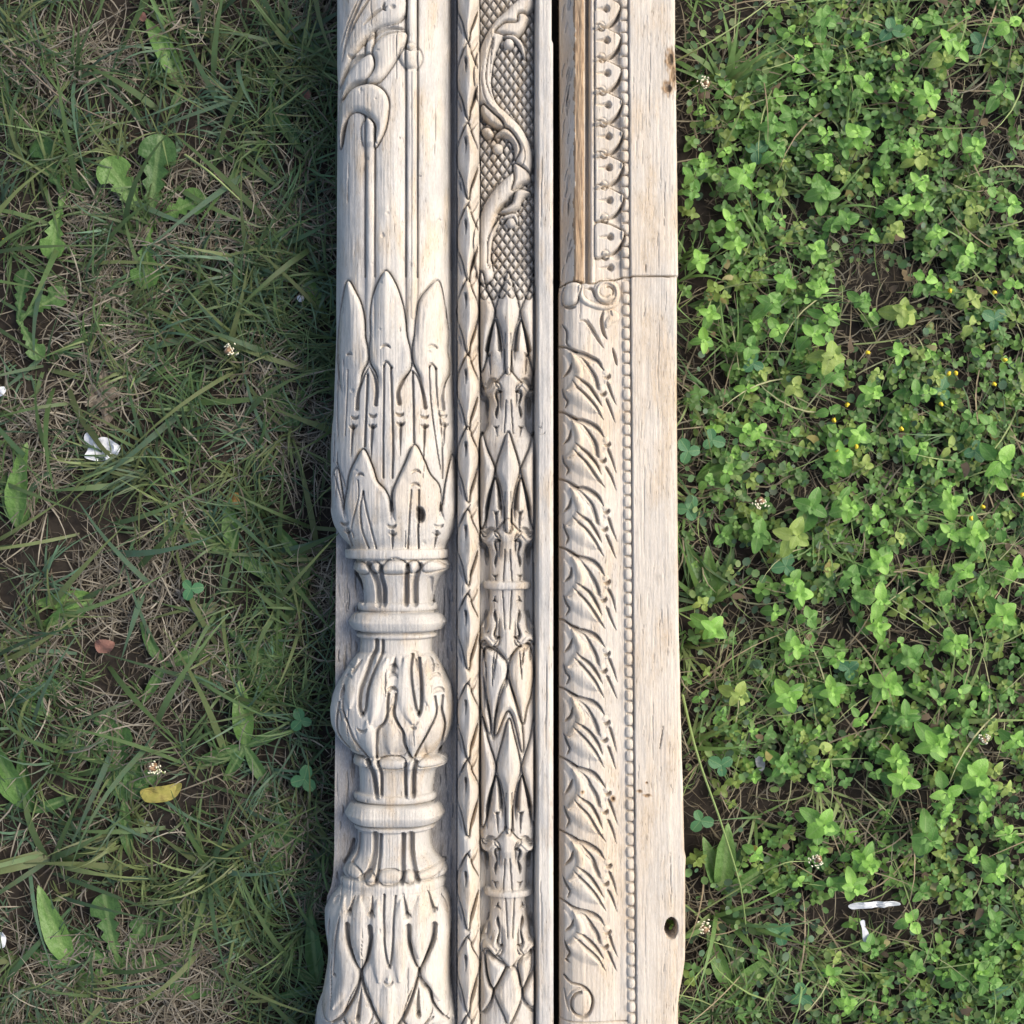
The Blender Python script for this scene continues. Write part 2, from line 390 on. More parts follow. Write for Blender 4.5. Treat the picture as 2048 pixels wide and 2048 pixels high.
# --- fluted shaft
fm = (1 - sstep(640, 720, Y)) * (X < 893) * cmask
g = lambda a, b: np.clip((X - a) / (b - a), 0, 1) * (X > a) * (X < b)
sh = np.zeros_like(X)
for a, b, h in ((676, 734, 7), (735.5, 753, 8.5), (754.5, 814, 8), (816, 836, 8.5), (838, 891, 8)):
    t = g(a, b); sh += h * np.sqrt(np.clip(4 * t * (1 - t), 0, 1))
sh -= 3.5
P.H += sh * fm
for x0 in (734.8, 753.8, 815, 837):
    groove(P, [(x0, -170), (x0 + .6, 300), (x0, 560)], 2.2, 5, None, 3)
# hollow right half of the two reeds
ridge(P, [(832, 160), (832, 400), (831, 640)], 5, 2.5, None, None, .45, 3)
# acanthus at the top of the shaft
iA = P.part('acanthus_leaf', i_col)
leaf(P, [(674, -120), (790, -120), (818, -60)] + A([(640, -20), (700, 50), (708, 130), (690, 200), (630, 255), (520, 280), (420, 330), (340, 430), (270, 500), (210, 600), (150, 700), (125, 400)]), 9, 14, 4, 6, iA, base=4)
leaf(P, A([(710, 330), (560, 350), (470, 410), (445, 480), (460, 560), (450, 620), (400, 690), (420, 725), (500, 715), (570, 640), (640, 530), (700, 430)]), 9, 12, 4, 6, P.part('acanthus_lobe', i_col), tan=.25, base=4)
leaf(P, A([(430, 500), (330, 540), (250, 610), (200, 680), (170, 820), (240, 760), (330, 715), (400, 690), (455, 600)]), 7, 10, 3, 5, iA, base=4)
leaf(P, A([(165, 1200), (150, 900), (210, 800), (300, 745), (430, 733), (520, 780), (568, 860), (570, 960), (540, 1110), (465, 1235), (470, 1080), (430, 1010), (370, 960), (300, 940), (240, 970), (200, 1060)]), 9, 12, 3, 6, P.part('curled_leaf', i_col), tan=.2, base=4)
leaf(P, A([(400, 1000), (465, 1060), (460, 1140), (470, 1240), (380, 1240), (350, 1130), (360, 1040)]), 7, 8, 2.5, 5, P.part('reed_cap', i_col), fade=(1190 / 4.025, 1245 / 4.025))
groove(P, A([(235, 990), (200, 1060), (180, 1200)]), 5, 8, 'both')
for pts, w_, dp in (([(420, -40), (330, 120), (250, 290), (190, 520)], 3.2, 7), ([(500, -40), (400, 100), (290, 260), (230, 400)], 2.6, 6), ([(560, 140), (470, 190), (370, 275)], 3, 7), ([(700, 300), (560, 300), (430, 360), (320, 440)], 5, 9), ([(440, 490), (330, 510), (240, 580), (190, 680)], 5, 9), ([(400, 715), (300, 720), (230, 770), (195, 840)], 5, 8), ([(330, 60), (240, 240), (170, 420)], 2.2, 4)):
    groove(P, A(pts), w_, dp, 'both')
groove(P, A([(545, 110), (530, 145), (550, 175)]), 3, 7); pit(P, *A([(605, 143)])[0], 6, 4.5, 6)
smile(P, *A([(270, 470)])[0], 6, 3, 7)
# knob on the reed
ik = P.part('knob', i_col)
dome(P, *A([(742, 515)])[0], 21, 23, 14, ik, 4, .25); groove(P, A([(700, 440), (738, 475), (785, 440)]), 2.4, 6)
ridge(P, A([(755, -640), (752, 200), (750, 450)]), 8.5, 7, None, P.part('reed', i_col), 0, 3)

# --- first tier of leaves on the cup
l1 = P.part('leaf', i_col); l2 = P.part('leaf', i_col); l3 = P.part('leaf', i_col)
fd = (745, 800)
leaf(P, B([(235, 665), (300, 760), (350, 870), (375, 1000), (380, 1120), (400, 1220), (402, 1310), (350, 1420), (320, 1600), (250, 1650), (170, 1500), (140, 1200), (150, 1000), (190, 800)]), 8.5, 9, 3, 7, l1, fd, (B([(235, 680), (280, 1000), (270, 1300)]), 18, 4), soft=3.5)
leaf(P, B([(550, 605), (490, 690), (445, 800), (427, 950), (430, 1100), (418, 1230), (428, 1330), (480, 1430), (500, 1600), (560, 1700), (620, 1650), (650, 1500), (735, 1380), (745, 1270), (712, 1120), (698, 980), (670, 840), (620, 700)]), 8.5, 10, 3, 7, l2, fd, (B([(550, 620), (545, 900), (550, 1250)]), 28, 6), soft=3.5)
leaf(P, B([(955, 660), (870, 740), (810, 830), (785, 960), (775, 1100), (757, 1230), (768, 1330), (820, 1450), (850, 1600), (930, 1650), (990, 1600), (1000, 1480), (1040, 1360), (1020, 1200), (1030, 1080), (1000, 850)]), 8.5, 9, 3, 7, l3, fd, (B([(955, 680), (900, 850), (850, 1050), (850, 1250)]), 24, 6), tan=.3, soft=3.5)
for pts, w_, dp, tp in (
    ([(412, 1360), (365, 1450), (325, 1560), (315, 1690)], 4, 11, 'start'), ([(415, 1360), (455, 1440), (475, 1540), (468, 1660)], 4, 11, 'start'),
    ([(745, 1385), (690, 1460), (645, 1560), (652, 1650)], 4.5, 11, 'start'), ([(750, 1385), (800, 1450), (835, 1560), (852, 1680)], 4, 11, 'start'),
    ([(1035, 1400), (1000, 1470), (980, 1560), (985, 1680)], 5, 11, 'start'),
    ([(402, 1420), (392, 1700), (380, 1990)], 2.4, 9, None), ([(757, 1400), (765, 1700), (768, 1960)], 2.4, 9, None),
    ([(535, 1360), (532, 1700), (528, 2000), (530, 2240)], 2, 7, None), ([(590, 1370), (598, 1700), (606, 2000), (600, 2240)], 2.3, 8, None),
    ([(888, 1350), (895, 1600), (930, 1900), (975, 2200)], 1.8, 6, None), ([(935, 1360), (945, 1600), (975, 1850), (985, 2050), (985, 2240)], 2.2, 7, None),
    ([(240, 1380), (230, 1600), (215, 1900)], 1.5, 4, None), ([(165, 1250), (140, 1600), (150, 1900)], 1.6, 4, None),
    ([(535, 1360), (555, 1325), (600, 1375)], 2, 6, None), ([(885, 1360), (905, 1330), (940, 1370)], 2, 6, None)):
    groove(P, B(pts), w_, dp, tp)
for x, y, r in ((550, 1235, 8), (915, 1225, 8), (252, 1275, 5)): smile(P, *B([(x, y)])[0], r, 2.4, 6, True)
for x, y in ((297, 1735), (447, 1725), (658, 1715), (848, 1730), (990, 1715)): smile(P, *B([(x, y)])[0], 7, 2.6, 7)
for x, y in ((283, 1810), (443, 1810), (664, 1790), (850, 1805), (1000, 1785)): smile(P, *B([(x, y)])[0], 7, 2.6, 7)
for a, b in (((283, 215), (268, 470)), ((442, 220), (432, 490)), ((665, 205), (665, 460)), ((850, 215), (848, 460)), ((1000, 195), (998, 380))):
    groove(P, C([a, ((a[0] + b[0]) / 2 - 2, (a[1] + b[1]) / 2), b]), 3, 9, 'end')
# --- second tier
fd = (1005, 1050)
m1 = P.part('leaf', i_col); m2 = P.part('leaf', i_col); m3 = P.part('leaf', i_col); m0 = P.part('leaf', i_col)
leaf(P, C([(150, 560), (100, 600), (80, 760), (110, 950), (220, 980), (205, 870), (190, 760)]), 8, 14, 3, 6, m0, fd, soft=6)
leaf(P, C([(370, 405), (300, 500), (255, 600), (235, 720), (205, 880), (240, 1000), (400, 1050), (560, 1020), (585, 860), (550, 740), (480, 660), (440, 540)]), 9, 8, 3, 8, m1, fd, (C([(370, 420), (368, 600)]), 22, 4), soft=3.5)
leaf(P, C([(770, 370), (700, 520), (640, 650), (608, 740), (605, 860), (640, 1000), (800, 1050), (930, 1020), (965, 870), (962, 700), (890, 600), (840, 480)]), 9.5, 8, 3, 8, m2, fd, (C([(770, 380), (790, 600)]), 24, 5), tan=.6, soft=3.5)
leaf(P, C([(1062, 440), (1020, 620), (995, 800), (985, 900), (1030, 1000), (1090, 900), (1090, 600)]), 10, 12, 4, 8, m3, fd, soft=6)
for x, y, r in ((350, 630, 6.5), (790, 612, 8), (780, 715, 8)): smile(P, *C([(x, y)])[0], r, 2.4, 6, True)
for pts, w_, dp in (([(372, 740), (348, 880), (355, 1040), (400, 1190)], 1.9, 6), ([(372, 740), (400, 900), (435, 1060), (462, 1190)], 1.9, 6), ([(752, 730), (738, 900), (715, 1190)], 1.9, 6), ([(810, 730), (808, 850), (800, 1000), (800, 1190)], 2.1, 7), ([(330, 650), (330, 800), (270, 1010), (280, 1100)], 1.4, 4), ([(120, 600), (170, 760), (200, 880)], 1.8, 5), ([(140, 500), (200, 640), (215, 700)], 1.6, 4)):
    groove(P, C(pts), w_, dp, None)
for a, b, w_ in (((580, 800), (595, 885), 4), ((962, 820), (970, 880), 4), ((596, 700), (594, 840), 3)): groove(P, C([a, b]), w_, 7, 'start')
for x, y in ((595, 985), (958, 985), (208, 965)): smile(P, *C([(x, y)])[0], 8, 2.6, 7)
for a, b in (((600, 1060), (592, 1195)), ((940, 1060), (918, 1195)), ((230, 1040), (258, 1185))):
    groove(P, C([a, b]), 3.4, 9, 'end'); smile(P, *C([(a[0], a[1] - 8)])[0], 7, 2, 5)
pit(P, *C([(820, 925)])[0], 9.5, 17, 16, .9); pit(P, *C([(800, 880)])[0], 4, 7, 6, .8)
groove(P, C([(806, 960), (803, 1050), (798, 1190)]), 1.7, 6, 'end')
# --- bell with turned-up petal lip
for pts, w_, dp in (([(395, 1320), (440, 1400), (470, 1500), (476, 1640)], 6.0, 13), ([(500, 1340), (500, 1420), (522, 1520), (520, 1640)], 5, 13), ([(712, 1330), (700, 1450), (695, 1640)], 5, 13), ([(808, 1330), (775, 1420), (765, 1520), (765, 1640)], 6.0, 13), ([(270, 1400), (310, 1460), (345, 1560), (350, 1640)], 3.5, 8), ([(890, 1440), (880, 1540), (890, 1640)], 5, 8)):
    groove(P, C(pts), w_, dp, None)
for pts in ([(275, 1320), (330, 1300), (390, 1340), (390, 1390), (330, 1400), (275, 1390)], [(400, 1345), (450, 1300), (495, 1330), (480, 1380), (440, 1390)], [(510, 1350), (560, 1285), (640, 1275), (715, 1330), (715, 1385), (620, 1395), (520, 1390)], [(712, 1320), (760, 1290), (805, 1320), (800, 1370), (740, 1385)], [(830, 1340), (880, 1295), (950, 1305), (1020, 1350), (960, 1370), (850, 1385)]):
    leaf(P, C(pts), 5, 13, 3.2, 6, P.part('petal', i_col))
# --- neck + bulb
for pts, w_, dp, tp in (([(460, 320), (455, 400), (420, 470), (380, 600), (340, 720), (335, 840), (355, 900)], 4, 12, None), ([(510, 320), (505, 420), (450, 560), (405, 700), (390, 840), (365, 900)], 3, 10, None), ([(745, 440), (735, 560), (755, 720), (780, 850), (800, 900)], 3.5, 11, None), ([(800, 470), (815, 600), (825, 740), (820, 860), (805, 905)], 3.5, 11, None), ([(770, 470), (790, 560)], 3, 7, 'both'),
    ([(340, 480), (290, 550), (270, 575)], 3.5, 8, 'start'), ([(612, 460), (605, 520), (595, 560)], 5, 10, 'start'), ([(880, 460), (905, 560), (910, 580)], 5, 9, 'both'), ([(200, 680), (180, 760), (170, 800)], 4, 8, 'both'),
    ([(568, 735), (562, 800), (560, 880), (538, 955), (485, 1010), (474, 1100), (462, 1260)], 3, 9, None), ([(628, 735), (622, 800), (612, 880), (640, 960), (685, 1040), (692, 1130), (742, 1265)], 3, 9, None), ([(440, 400), (405, 560), (370, 700), (352, 900)], 12, 5, 'both'), ([(770, 420), (780, 600), (795, 760), (808, 910)], 13, 5, 'both'), ([(612, 440), (600, 600), (598, 760)], 9, 2.5, 'both'), ([(250, 520), (215, 620), (190, 740)], 5, 3, 'both'), ([(980, 560), (1020, 700), (1040, 860)], 5, 5, 'both'),
    ([(928, 770), (940, 860), (930, 930), (870, 1050), (790, 1200), (760, 1265)], 2.6, 8, None), ([(985, 770), (980, 880), (1002, 1000), (980, 1120), (950, 1240)], 3, 9, None),
    ([(200, 720), (195, 860), (240, 980), (290, 1120), (370, 1230), (420, 1300)], 2, 6, None), ([(160, 820), (140, 960), (150, 1080), (230, 1200)], 2.2, 7, None), ([(165, 880), (185, 980)], 1.5, 4, 'both')):
    groove(P, D(pts), w_, dp, tp)
for x, y, r in ((598, 560, 9), (598, 625, 9), (930, 640, 9), (920, 570, 8), (245, 565, 6), (235, 635, 6)): smile(P, *D([(x, y)])[0], r, 2.8, 6, True)
smile(P, *D([(598, 735)])[0], 10, 3, 8, True); smile(P, *D([(955, 760)])[0], 10, 4, 9, True)
smile(P, *D([(357, 990)])[0], 9, 2.4, 6); smile(P, *D([(765, 985)])[0], 5, 2, 4)
for pts, tn in (([(470, 1010), (540, 960), (600, 820), (640, 960), (690, 1050), (705, 1200), (640, 1240), (560, 1235), (470, 1260), (465, 1140)], .45), ([(150, 1080), (140, 920), (190, 880), (250, 1000), (310, 1130), (390, 1260), (260, 1240), (190, 1170)], .4), ([(930, 930), (960, 850), (990, 900), (1000, 1000), (975, 1130), (900, 1230), (770, 1250), (800, 1180), (880, 1050)], .6)):
    leaf(P, D(pts), -5, 9, 2, 4, P.part('leaf', i_col), tan=tn)
for pts in ([(340, 900), (300, 990), (330, 1130), (400, 1290), (440, 1250), (460, 1130), (480, 1000), (520, 930), (420, 880)], [(690, 990), (695, 1100), (740, 1260), (800, 1170), (880, 1040), (900, 930), (800, 900)]):
    leaf(P, D(pts), 4, 14, 2, 2, P.part('leaf', i_col), fade=(1200 + 1120 / 4.025, 1200 + 960 / 4.025))
for pts in ([(300, 480), (255, 650), (255, 850)], [(545, 470), (480, 640), (455, 850), (430, 960)], [(690, 470), (690, 650), (715, 850), (760, 960)], [(875, 480), (880, 640), (880, 820)], [(400, 950), (420, 1100), (440, 1260)], [(810, 960), (785, 1100), (752, 1250)], [(585, 900), (582, 1050), (578, 1210)], [(200, 950), (240, 1080), (300, 1210)], [(940, 980), (920, 1100), (870, 1220)]):
    ridge(P, D(pts), 17, 6, 'both', None, 0, 5, 1.5)
# --- calyx petals below the bulb
for pts, w_, dp, tp in (([(390, 1290), (430, 1380), (450, 1480), (462, 1575)], 5, 13, None), ([(475, 1290), (500, 1400), (497, 1560)], 3.5, 10, None), ([(695, 1300), (690, 1440), (695, 1570)], 3.5, 10, None), ([(775, 1290), (755, 1400), (750, 1570)], 5, 13, None)):
    groove(P, D(pts), w_, dp, tp)
for pts in ([(255, 1290), (300, 1265), (370, 1280), (400, 1330), (330, 1345), (265, 1330)], [(480, 1290), (530, 1250), (640, 1245), (695, 1280), (690, 1330), (580, 1345), (490, 1330)], [(790, 1300), (860, 1250), (950, 1265), (1005, 1320), (930, 1335), (820, 1335)]):
    leaf(P, D(pts), 4.5, 12, 3, 6, P.part('petal', i_col))
ridge(P, D([(440, 1290), (470, 1400), (475, 1570)]), 5, 5, None, None, .2); ridge(P, D([(745, 1290), (725, 1400), (722, 1570)]), 5, 4)
# --- flared foot
for pts, w_, dp in (([(530, 395), (525, 560), (490, 680), (430, 740)], 6.0, 13), ([(575, 395), (568, 560), (560, 680), (545, 760)], 3.5, 10), ([(755, 395), (750, 560), (760, 700), (745, 760)], 5, 13), ([(815, 395), (820, 560), (850, 680), (870, 750)], 6.0, 13), ([(400, 420), (385, 560), (340, 640)], 3, 7), ([(330, 500), (300, 600), (260, 680)], 3.5, 7)):
    groove(P, E(pts), w_, dp, None)
for pts in ([(560, 700), (600, 665), (690, 658), (745, 690), (745, 740), (680, 775), (590, 770)], [(440, 730), (500, 685), (535, 720), (530, 770), (480, 780)], [(765, 710), (800, 670), (850, 710), (840, 760), (790, 770)], [(870, 700), (950, 670), (1075, 645), (1040, 710), (960, 750), (890, 740)], [(280, 690), (340, 650), (420, 690), (400, 735), (330, 745)]):
    leaf(P, E(pts), 4.5, 13, 3, 6, P.part('petal', i_col), tan=.35)
# --- leaf base at the foot of the column
for pts, w_, dp, tp in (([(375, 870), (345, 960), (335, 1000)], 3.5, 9, 'start'), ([(515, 860), (520, 950), (512, 1000)], 3.5, 9, 'start'), ([(765, 860), (785, 950), (795, 1010)], 4, 10, 'start'), ([(950, 840), (980, 940), (995, 1000)], 4, 10, 'start'), ([(1040, 880), (1085, 980), (1110, 1060)], 3, 7, 'both'),
    ([(612, 850), (615, 1050), (625, 1250), (655, 1400)], 2.4, 8, None), ([(700, 860), (692, 1050), (685, 1250), (665, 1400)], 2.2, 7, None),
    ([(318, 1090), (325, 1200), (370, 1340), (430, 1450)], 5, 13, 'end'), ([(505, 1090), (512, 1200), (480, 1340), (437, 1450)], 5, 13, 'end'), ([(805, 1090), (815, 1240), (850, 1370), (890, 1450)], 5, 13, 'end'), ([(1005, 1110), (995, 1220), (940, 1360), (892, 1450)], 5.5, 13, 'end'),
    ([(437, 1440), (400, 1600), (290, 1800), (200, 1870)], 2.8, 9, None), ([(437, 1440), (460, 1570), (520, 1700), (590, 1830), (650, 1920)], 3, 10, None), ([(888, 1450), (850, 1600), (780, 1780), (680, 1920)], 3, 10, None), ([(888, 1450), (910, 1560), (975, 1620), (1000, 1730), (1110, 1900)], 2.8, 9, None),
    ([(438, 1560), (425, 1700), (412, 1800)], 4, 10, 'start'), ([(885, 1580), (880, 1700), (885, 1790)], 4.5, 10, 'start'),
    ([(290, 1840), (420, 1925)], 1.8, 6, None), ([(420, 1925), (560, 1830)], 1.8, 6, None), ([(760, 1830), (885, 1900)], 1.8, 6, None), ([(885, 1900), (1000, 1830)], 1.8, 6, None),
    ([(255, 1030), (225, 1200), (215, 1330)], 2.5, 6, 'both'), ([(240, 900), (190, 960)], 3.5, 6, 'both'), ([(215, 1330), (200, 1480)], 1.6, 4, None), ([(160, 1080), (150, 1220)], 2.2, 5, 'both')):
    groove(P, E(pts), w_, dp, tp)
for x, y, r in ((332, 1015, 6), (512, 1015, 7), (797, 1030, 7), (1003, 1010, 6)): smile(P, *E([(x, y)])[0], r, 2.4, 6, True)
smile(P, *E([(655, 1490)])[0], 8, 2.4, 6); pit(P, *E([(210, 1500)])[0], 4, 4, 6, .5); pit(P, *E([(408, 1810)])[0], 4.5, 5, 8); pit(P, *E([(886, 1790)])[0], 4.5, 5, 8)
for pts, r_ in (([(437, 1450), (500, 1340), (520, 1200), (560, 1100), (650, 1080), (780, 1100), (810, 1240), (880, 1440), (850, 1600), (770, 1770), (660, 1925), (590, 1820), (500, 1660)], 3.5), ([(322, 1000), (420, 980), (505, 1010), (505, 1200), (437, 1430), (350, 1260)], 3), ([(800, 1020), (900, 990), (1000, 1010), (990, 1200), (888, 1430), (830, 1260)], 3), ([(120, 1100), (300, 1060), (330, 1250), (420, 1460), (380, 1620), (280, 1790), (150, 1870), (90, 1700), (140, 1400)], 3.5), ([(1015, 1100), (1110, 1100), (1120, 1400), (1110, 1850), (1000, 1720), (970, 1600), (900, 1470), (990, 1250)], 3.5), ([(437, 1520), (530, 1760), (420, 1900), (300, 1800)], 2), ([(886, 1520), (990, 1760), (886, 1890), (770, 1790)], 2)):
    leaf(P, E(pts), r_ * 2.2, 10, 2.4, 4, P.part('leaf', i_col), tan=.15, soft=3, fade=(1568 + 1330 / 4.025, 1568 + 1080 / 4.025))
for pts in ([(415, 880), (415, 1050), (432, 1330)], [(890, 880), (895, 1050), (890, 1330)], [(560, 900), (565, 1200), (580, 1500)], [(745, 900), (750, 1200), (740, 1500)], [(655, 1480), (655, 1650), (655, 1860)], [(280, 900), (250, 1200), (300, 1500), (200, 1750)], [(1050, 950), (1050, 1250), (980, 1480), (1050, 1700)]):
    ridge(P, E(pts), 19, 6, 'both', None, 0, 5, 1.5)
P.H -= 10 * sstep(2030, 2046, Y) * (X < 905) * cmask

# --- vine moulding: chain of keeled leaves
vm = (X >= 914) & (X < 958.5)
vr = 937 + 1.5 * np.sin(Y / 31.)
vr = 937 + 5 * np.sin((Y - 127) / 155. * 2 * np.pi)
vH = 12 + 42 * np.sqrt(np.clip(1 - ((X - 936) / 24.5) ** 2, 0, 1)) * (1 - .10 * np.abs(X - vr) / 20)
vH += 3 * (vnoise(X / 9, Y / 26, 5) - .5)
P.H = np.where(vm, vH, P.H); P.ID[vm] = i_vine
tips = [-188, -30, 127, 286, 450, 596, 748, 892, 1058, 1227, 1406, 1560, 1747, 1913, 2070]
for k, s0 in enumerate(tips):
    j = lambda a: a + random.uniform(-2, 2)
    leaf(P, [(935, s0 - 38), (944, s0 - 14), (957, s0 + 20), (950, s0 + 54), (941, s0 + 84), (936, s0 + 112), (926, s0 + 72), (916, s0 + 42), (915, s0 + 10), (925, s0 - 18)], 9, 9, 3.5, 6, P.part('vine_leaf', i_vine), fold=([(935, s0 - 36), (941, s0 + 20), (936, s0 + 100)], 11, 6), soft=6)
    groove(P, [(932, s0 - 6), (933, s0 + 6), (932, s0 + 24)], 2.8, 8, 'end'); pit(P, 932, s0, 3, 5.5, 6)
    groove(P, [(957, j(s0 + 40)), (949, s0 + 60), (939, j(s0 + 98))], 5.0, 8, 'both')
    groove(P, [(914, j(s0 + 56)), (919, s0 + 76), (924, j(s0 + 98))], 2.6, 6, 'both')
    groove(P, [(957, j(s0 - 60)), (950, s0 - 42), (940, j(s0 - 20))], 4.2, 7, 'both')
    groove(P, [(941, s0 - 50), (933, s0 - 36), (922, s0 - 14)], 2, 5, 'both')
P.T = np.where(vm, .75 * sstep(-6, 6, X - vr), P.T)  # warm sunlight painted as tan on the vine's right face
groove(P, [(913, -170), (913.5, 1000), (913, 2200)], 1.6, 5, None, 3)
groove(P, [(959.5, -170), (959.5, 1000), (961, 2200)], 2.2, 9, None, 3)

# --- slender baluster moulding
bm = (X >= 960) & (X < 1069)
bprof = [(-200, 58), (535, 58), (560, 58), (700, 58), (775, 46), (795, 37), (845, 37), (885, 57), (1000, 58), (1070, 56), (1098, 38), (1120, 34), (1163, 34), (1165, 46), (1172, 48), (1179, 46), (1181, 35), (1222, 35), (1245, 46), (1265, 57), (1440, 58), (1660, 58), (1700, 56), (1722, 40), (1785, 35), (1787, 47), (1793, 49), (1799, 47), (1801, 35), (1845, 38), (1880, 54), (1900, 60), (2100, 62), (2300, 62)]
by_, br_ = map(lambda a: np.array(a, float), zip(*bprof))
bcx = np.interp(Y, [0, 1200, 2048], [1013, 1014, 1018]); br = np.repeat(pchip(P.ys, by_, br_)[:, None], P.n, 1); bdx = X - bcx
bq = 1 - (bdx / br) ** 2
k_ = np.where(Y < 540, .40, .74) * 1.0; k_ = np.interp(Y, [520, 580], [.36, .74])
bH = np.where(bq > 0, 2, -12) + k_ * br * np.sqrt(np.clip(bq, 0, 1))
P.H = np.where(bm, np.maximum(bH, -12), P.H); P.ID[bm] = i_bal; P.base = P.H.copy()
# lattice panel
il = P.part('lattice_panel', i_bal)
lm = bm & (Y < 600)
P.ID[lm] = il
# sinuous foliage over the lattice
isc = P.part('scroll_stem', i_bal)
cl = A([(1640, -320), (1690, -160), (1665, -20), (1560, 90), (1430, 220), (1345, 390), (1312, 560), (1318, 720), (1370, 850), (1470, 950), (1570, 1050), (1635, 1180), (1645, 1300), (1600, 1410), (1500, 1500), (1400, 1620), (1330, 1790), (1305, 1950), (1310, 2090), (1330, 2200)])
ridge(P, cl, 16.5, 19, None, isc, .15, 8, .5, base=0)
groove(P, A([(1570, 150), (1470, 190), (1400, 250)]), 4, 9); groove(P, A([(1560, 1580), (1470, 1640), (1400, 1730)]), 4, 9)
groove(P, A([(1520, 1040), (1430, 1010), (1370, 1010)]), 4, 9); groove(P, A([(1340, 960), (1300, 930), (1285, 930)]), 3.5, 9)
groove(P, A([(1310, 500), (1300, 640), (1340, 800), (1440, 900)]), 1.5, 3); groove(P, A([(1620, 1120), (1650, 1250), (1600, 1380)]), 1.5, 3)
for pts in ([(1400, 240), (1480, 160), (1580, 150), (1590, 90), (1640, 75), (1685, 110), (1670, 160), (1640, 220), (1580, 270), (1490, 260)], [(1285, 860), (1310, 805), (1380, 870), (1470, 960), (1480, 1020), (1400, 1000), (1330, 940)], [(1560, 1300), (1640, 1330), (1698, 1390), (1690, 1440), (1620, 1470), (1540, 1520), (1560, 1420)], [(1440, 1690), (1540, 1620), (1570, 1530), (1620, 1500), (1700, 1530), (1640, 1580), (1600, 1660), (1520, 1700)], [(1300, 1010), (1360, 1000), (1400, 1060), (1360, 1090), (1310, 1060)], [(1400, 1080), (1480, 1080), (1560, 1150), (1570, 1260), (1620, 1180), (1560, 1060), (1480, 1010)]):
    leaf(P, A(pts), 15, 8, 3, 5, P.part('scroll_leaf', i_bal), tan=.35, base=0)
for x, y in ((1520, 325), (1430, 1175), (1540, 1775)): dome(P, *A([(x, y)])[0], 10.5, 10.5, 13, P.part('ball', i_bal), 4)
for pts in ([(1480, 270), (1560, 280), (1620, 340), (1650, 440)], [(1390, 300), (1360, 450), (1350, 640), (1400, 800)], [(1470, 1740), (1560, 1720), (1590, 1780)], [(1440, 1760), (1370, 1900), (1355, 2080), (1360, 2150)]):
    ridge(P, A(pts), 4.5, 11, 'both', isc, .2, base=0)

# lattice cut last, only where no foliage covers it
ux = (X - 1013) / 17.6; uy = Y / 25.5
for sg in (1, -1):
    v = ux + sg * uy; fr = np.abs(v - np.round(v)); v2 = ux - sg * uy; mod = .4 + .6 * np.abs(np.sin(np.pi * (v2)))
    P.H -= np.where(P.ID == il, 20 * np.clip(1 - fr / .22, 0, 1) * mod, 0)

def tier(yt, yc, yb, cx0, h=15):
    """three lance leaves standing on ovate leaves"""
    a = (yc - yt); b = (yb - yc)
    leaf(P, [(cx0, yt), (cx0 + 9, yt + .3 * a), (cx0 + 20, yt + .75 * a), (cx0 + 22, yc), (cx0 + 14, yc + .25 * b), (cx0 + 7, yc + .6 * b), (cx0 + 4, yb), (cx0 - 4, yb), (cx0 - 7, yc + .6 * b), (cx0 - 14, yc + .25 * b), (cx0 - 24, yc), (cx0 - 21, yt + .75 * a), (cx0 - 9, yt + .3 * a)], h, 15, 4, 9, P.part('lance_leaf', i_bal), fold=([(cx0 + 1, yt), (cx0, yb)], 14, 4), tan=.2)
    for sg in (-1, 1):
        leaf(P, [(cx0 + sg * 53, yt), (cx0 + sg * 43, yt + .4 * a), (cx0 + sg * 28, yt + .85 * a), (cx0 + sg * 27, yc), (cx0 + sg * 38, yc + .4 * b), (cx0 + sg * 45, yc + .8 * b), (cx0 + sg * 56, yc + .9 * b), (cx0 + sg * 58, yt + .5 * a)], h, 14, 4, 9, P.part('lance_leaf', i_bal), tan=.3 if sg > 0 else 0)  # right-hand leaf gets the painted warm sun tint
        leaf(P, [(cx0 + sg * 26, yc + .10 * b), (cx0 + sg * 34, yc + .4 * b), (cx0 + sg * 40, yc + .7 * b), (cx0 + sg * 36, yb), (cx0 + sg * 16, yb), (cx0 + sg * 14, yc + .6 * b), (cx0 + sg * 18, yc + .35 * b)], h * .8, 11, 3.5, 8, P.part('ovate_leaf', i_bal), tan=.15, fade=(yc + .6 * b, yc + .9 * b))
        groove(P, [(cx0 + sg * 26, yc + .08 * b), (cx0 + sg * 19, yc + .3 * b), (cx0 + sg * 16, yc + .62 * b)], 4.4, 13, 'start')
        groove(P, [(cx0 + sg * 26, yc + .08 * b), (cx0 + sg * 36, yc + .35 * b), (cx0 + sg * 42, yc + .62 * b)], 4.4, 13, 'start')
        x1, y1 = cx0 + sg * (37 if yt < 600 else 24), yc + .70 * b
        groove(P, [(x1 - 6, y1 - 4), (x1, y1 + 2), (x1 + 6, y1 - 5)], 2.2, 5, 'both', 4); groove(P, [(x1, y1), (x1 - sg, y1 + 14), (x1 - sg * 2, yb + 6)], 3, 8, 'end')
        if yt > 600: groove(P, [(cx0 + sg * 44, y1 - 4), (cx0 + sg * 44, yb)], 3, 8, 'end')
        groove(P, [(cx0 + sg * 5, yc + .35 * b), (cx0 + sg * 6, yc + .7 * b), (cx0 + sg * 9, yb)], 1.5, 5, None)
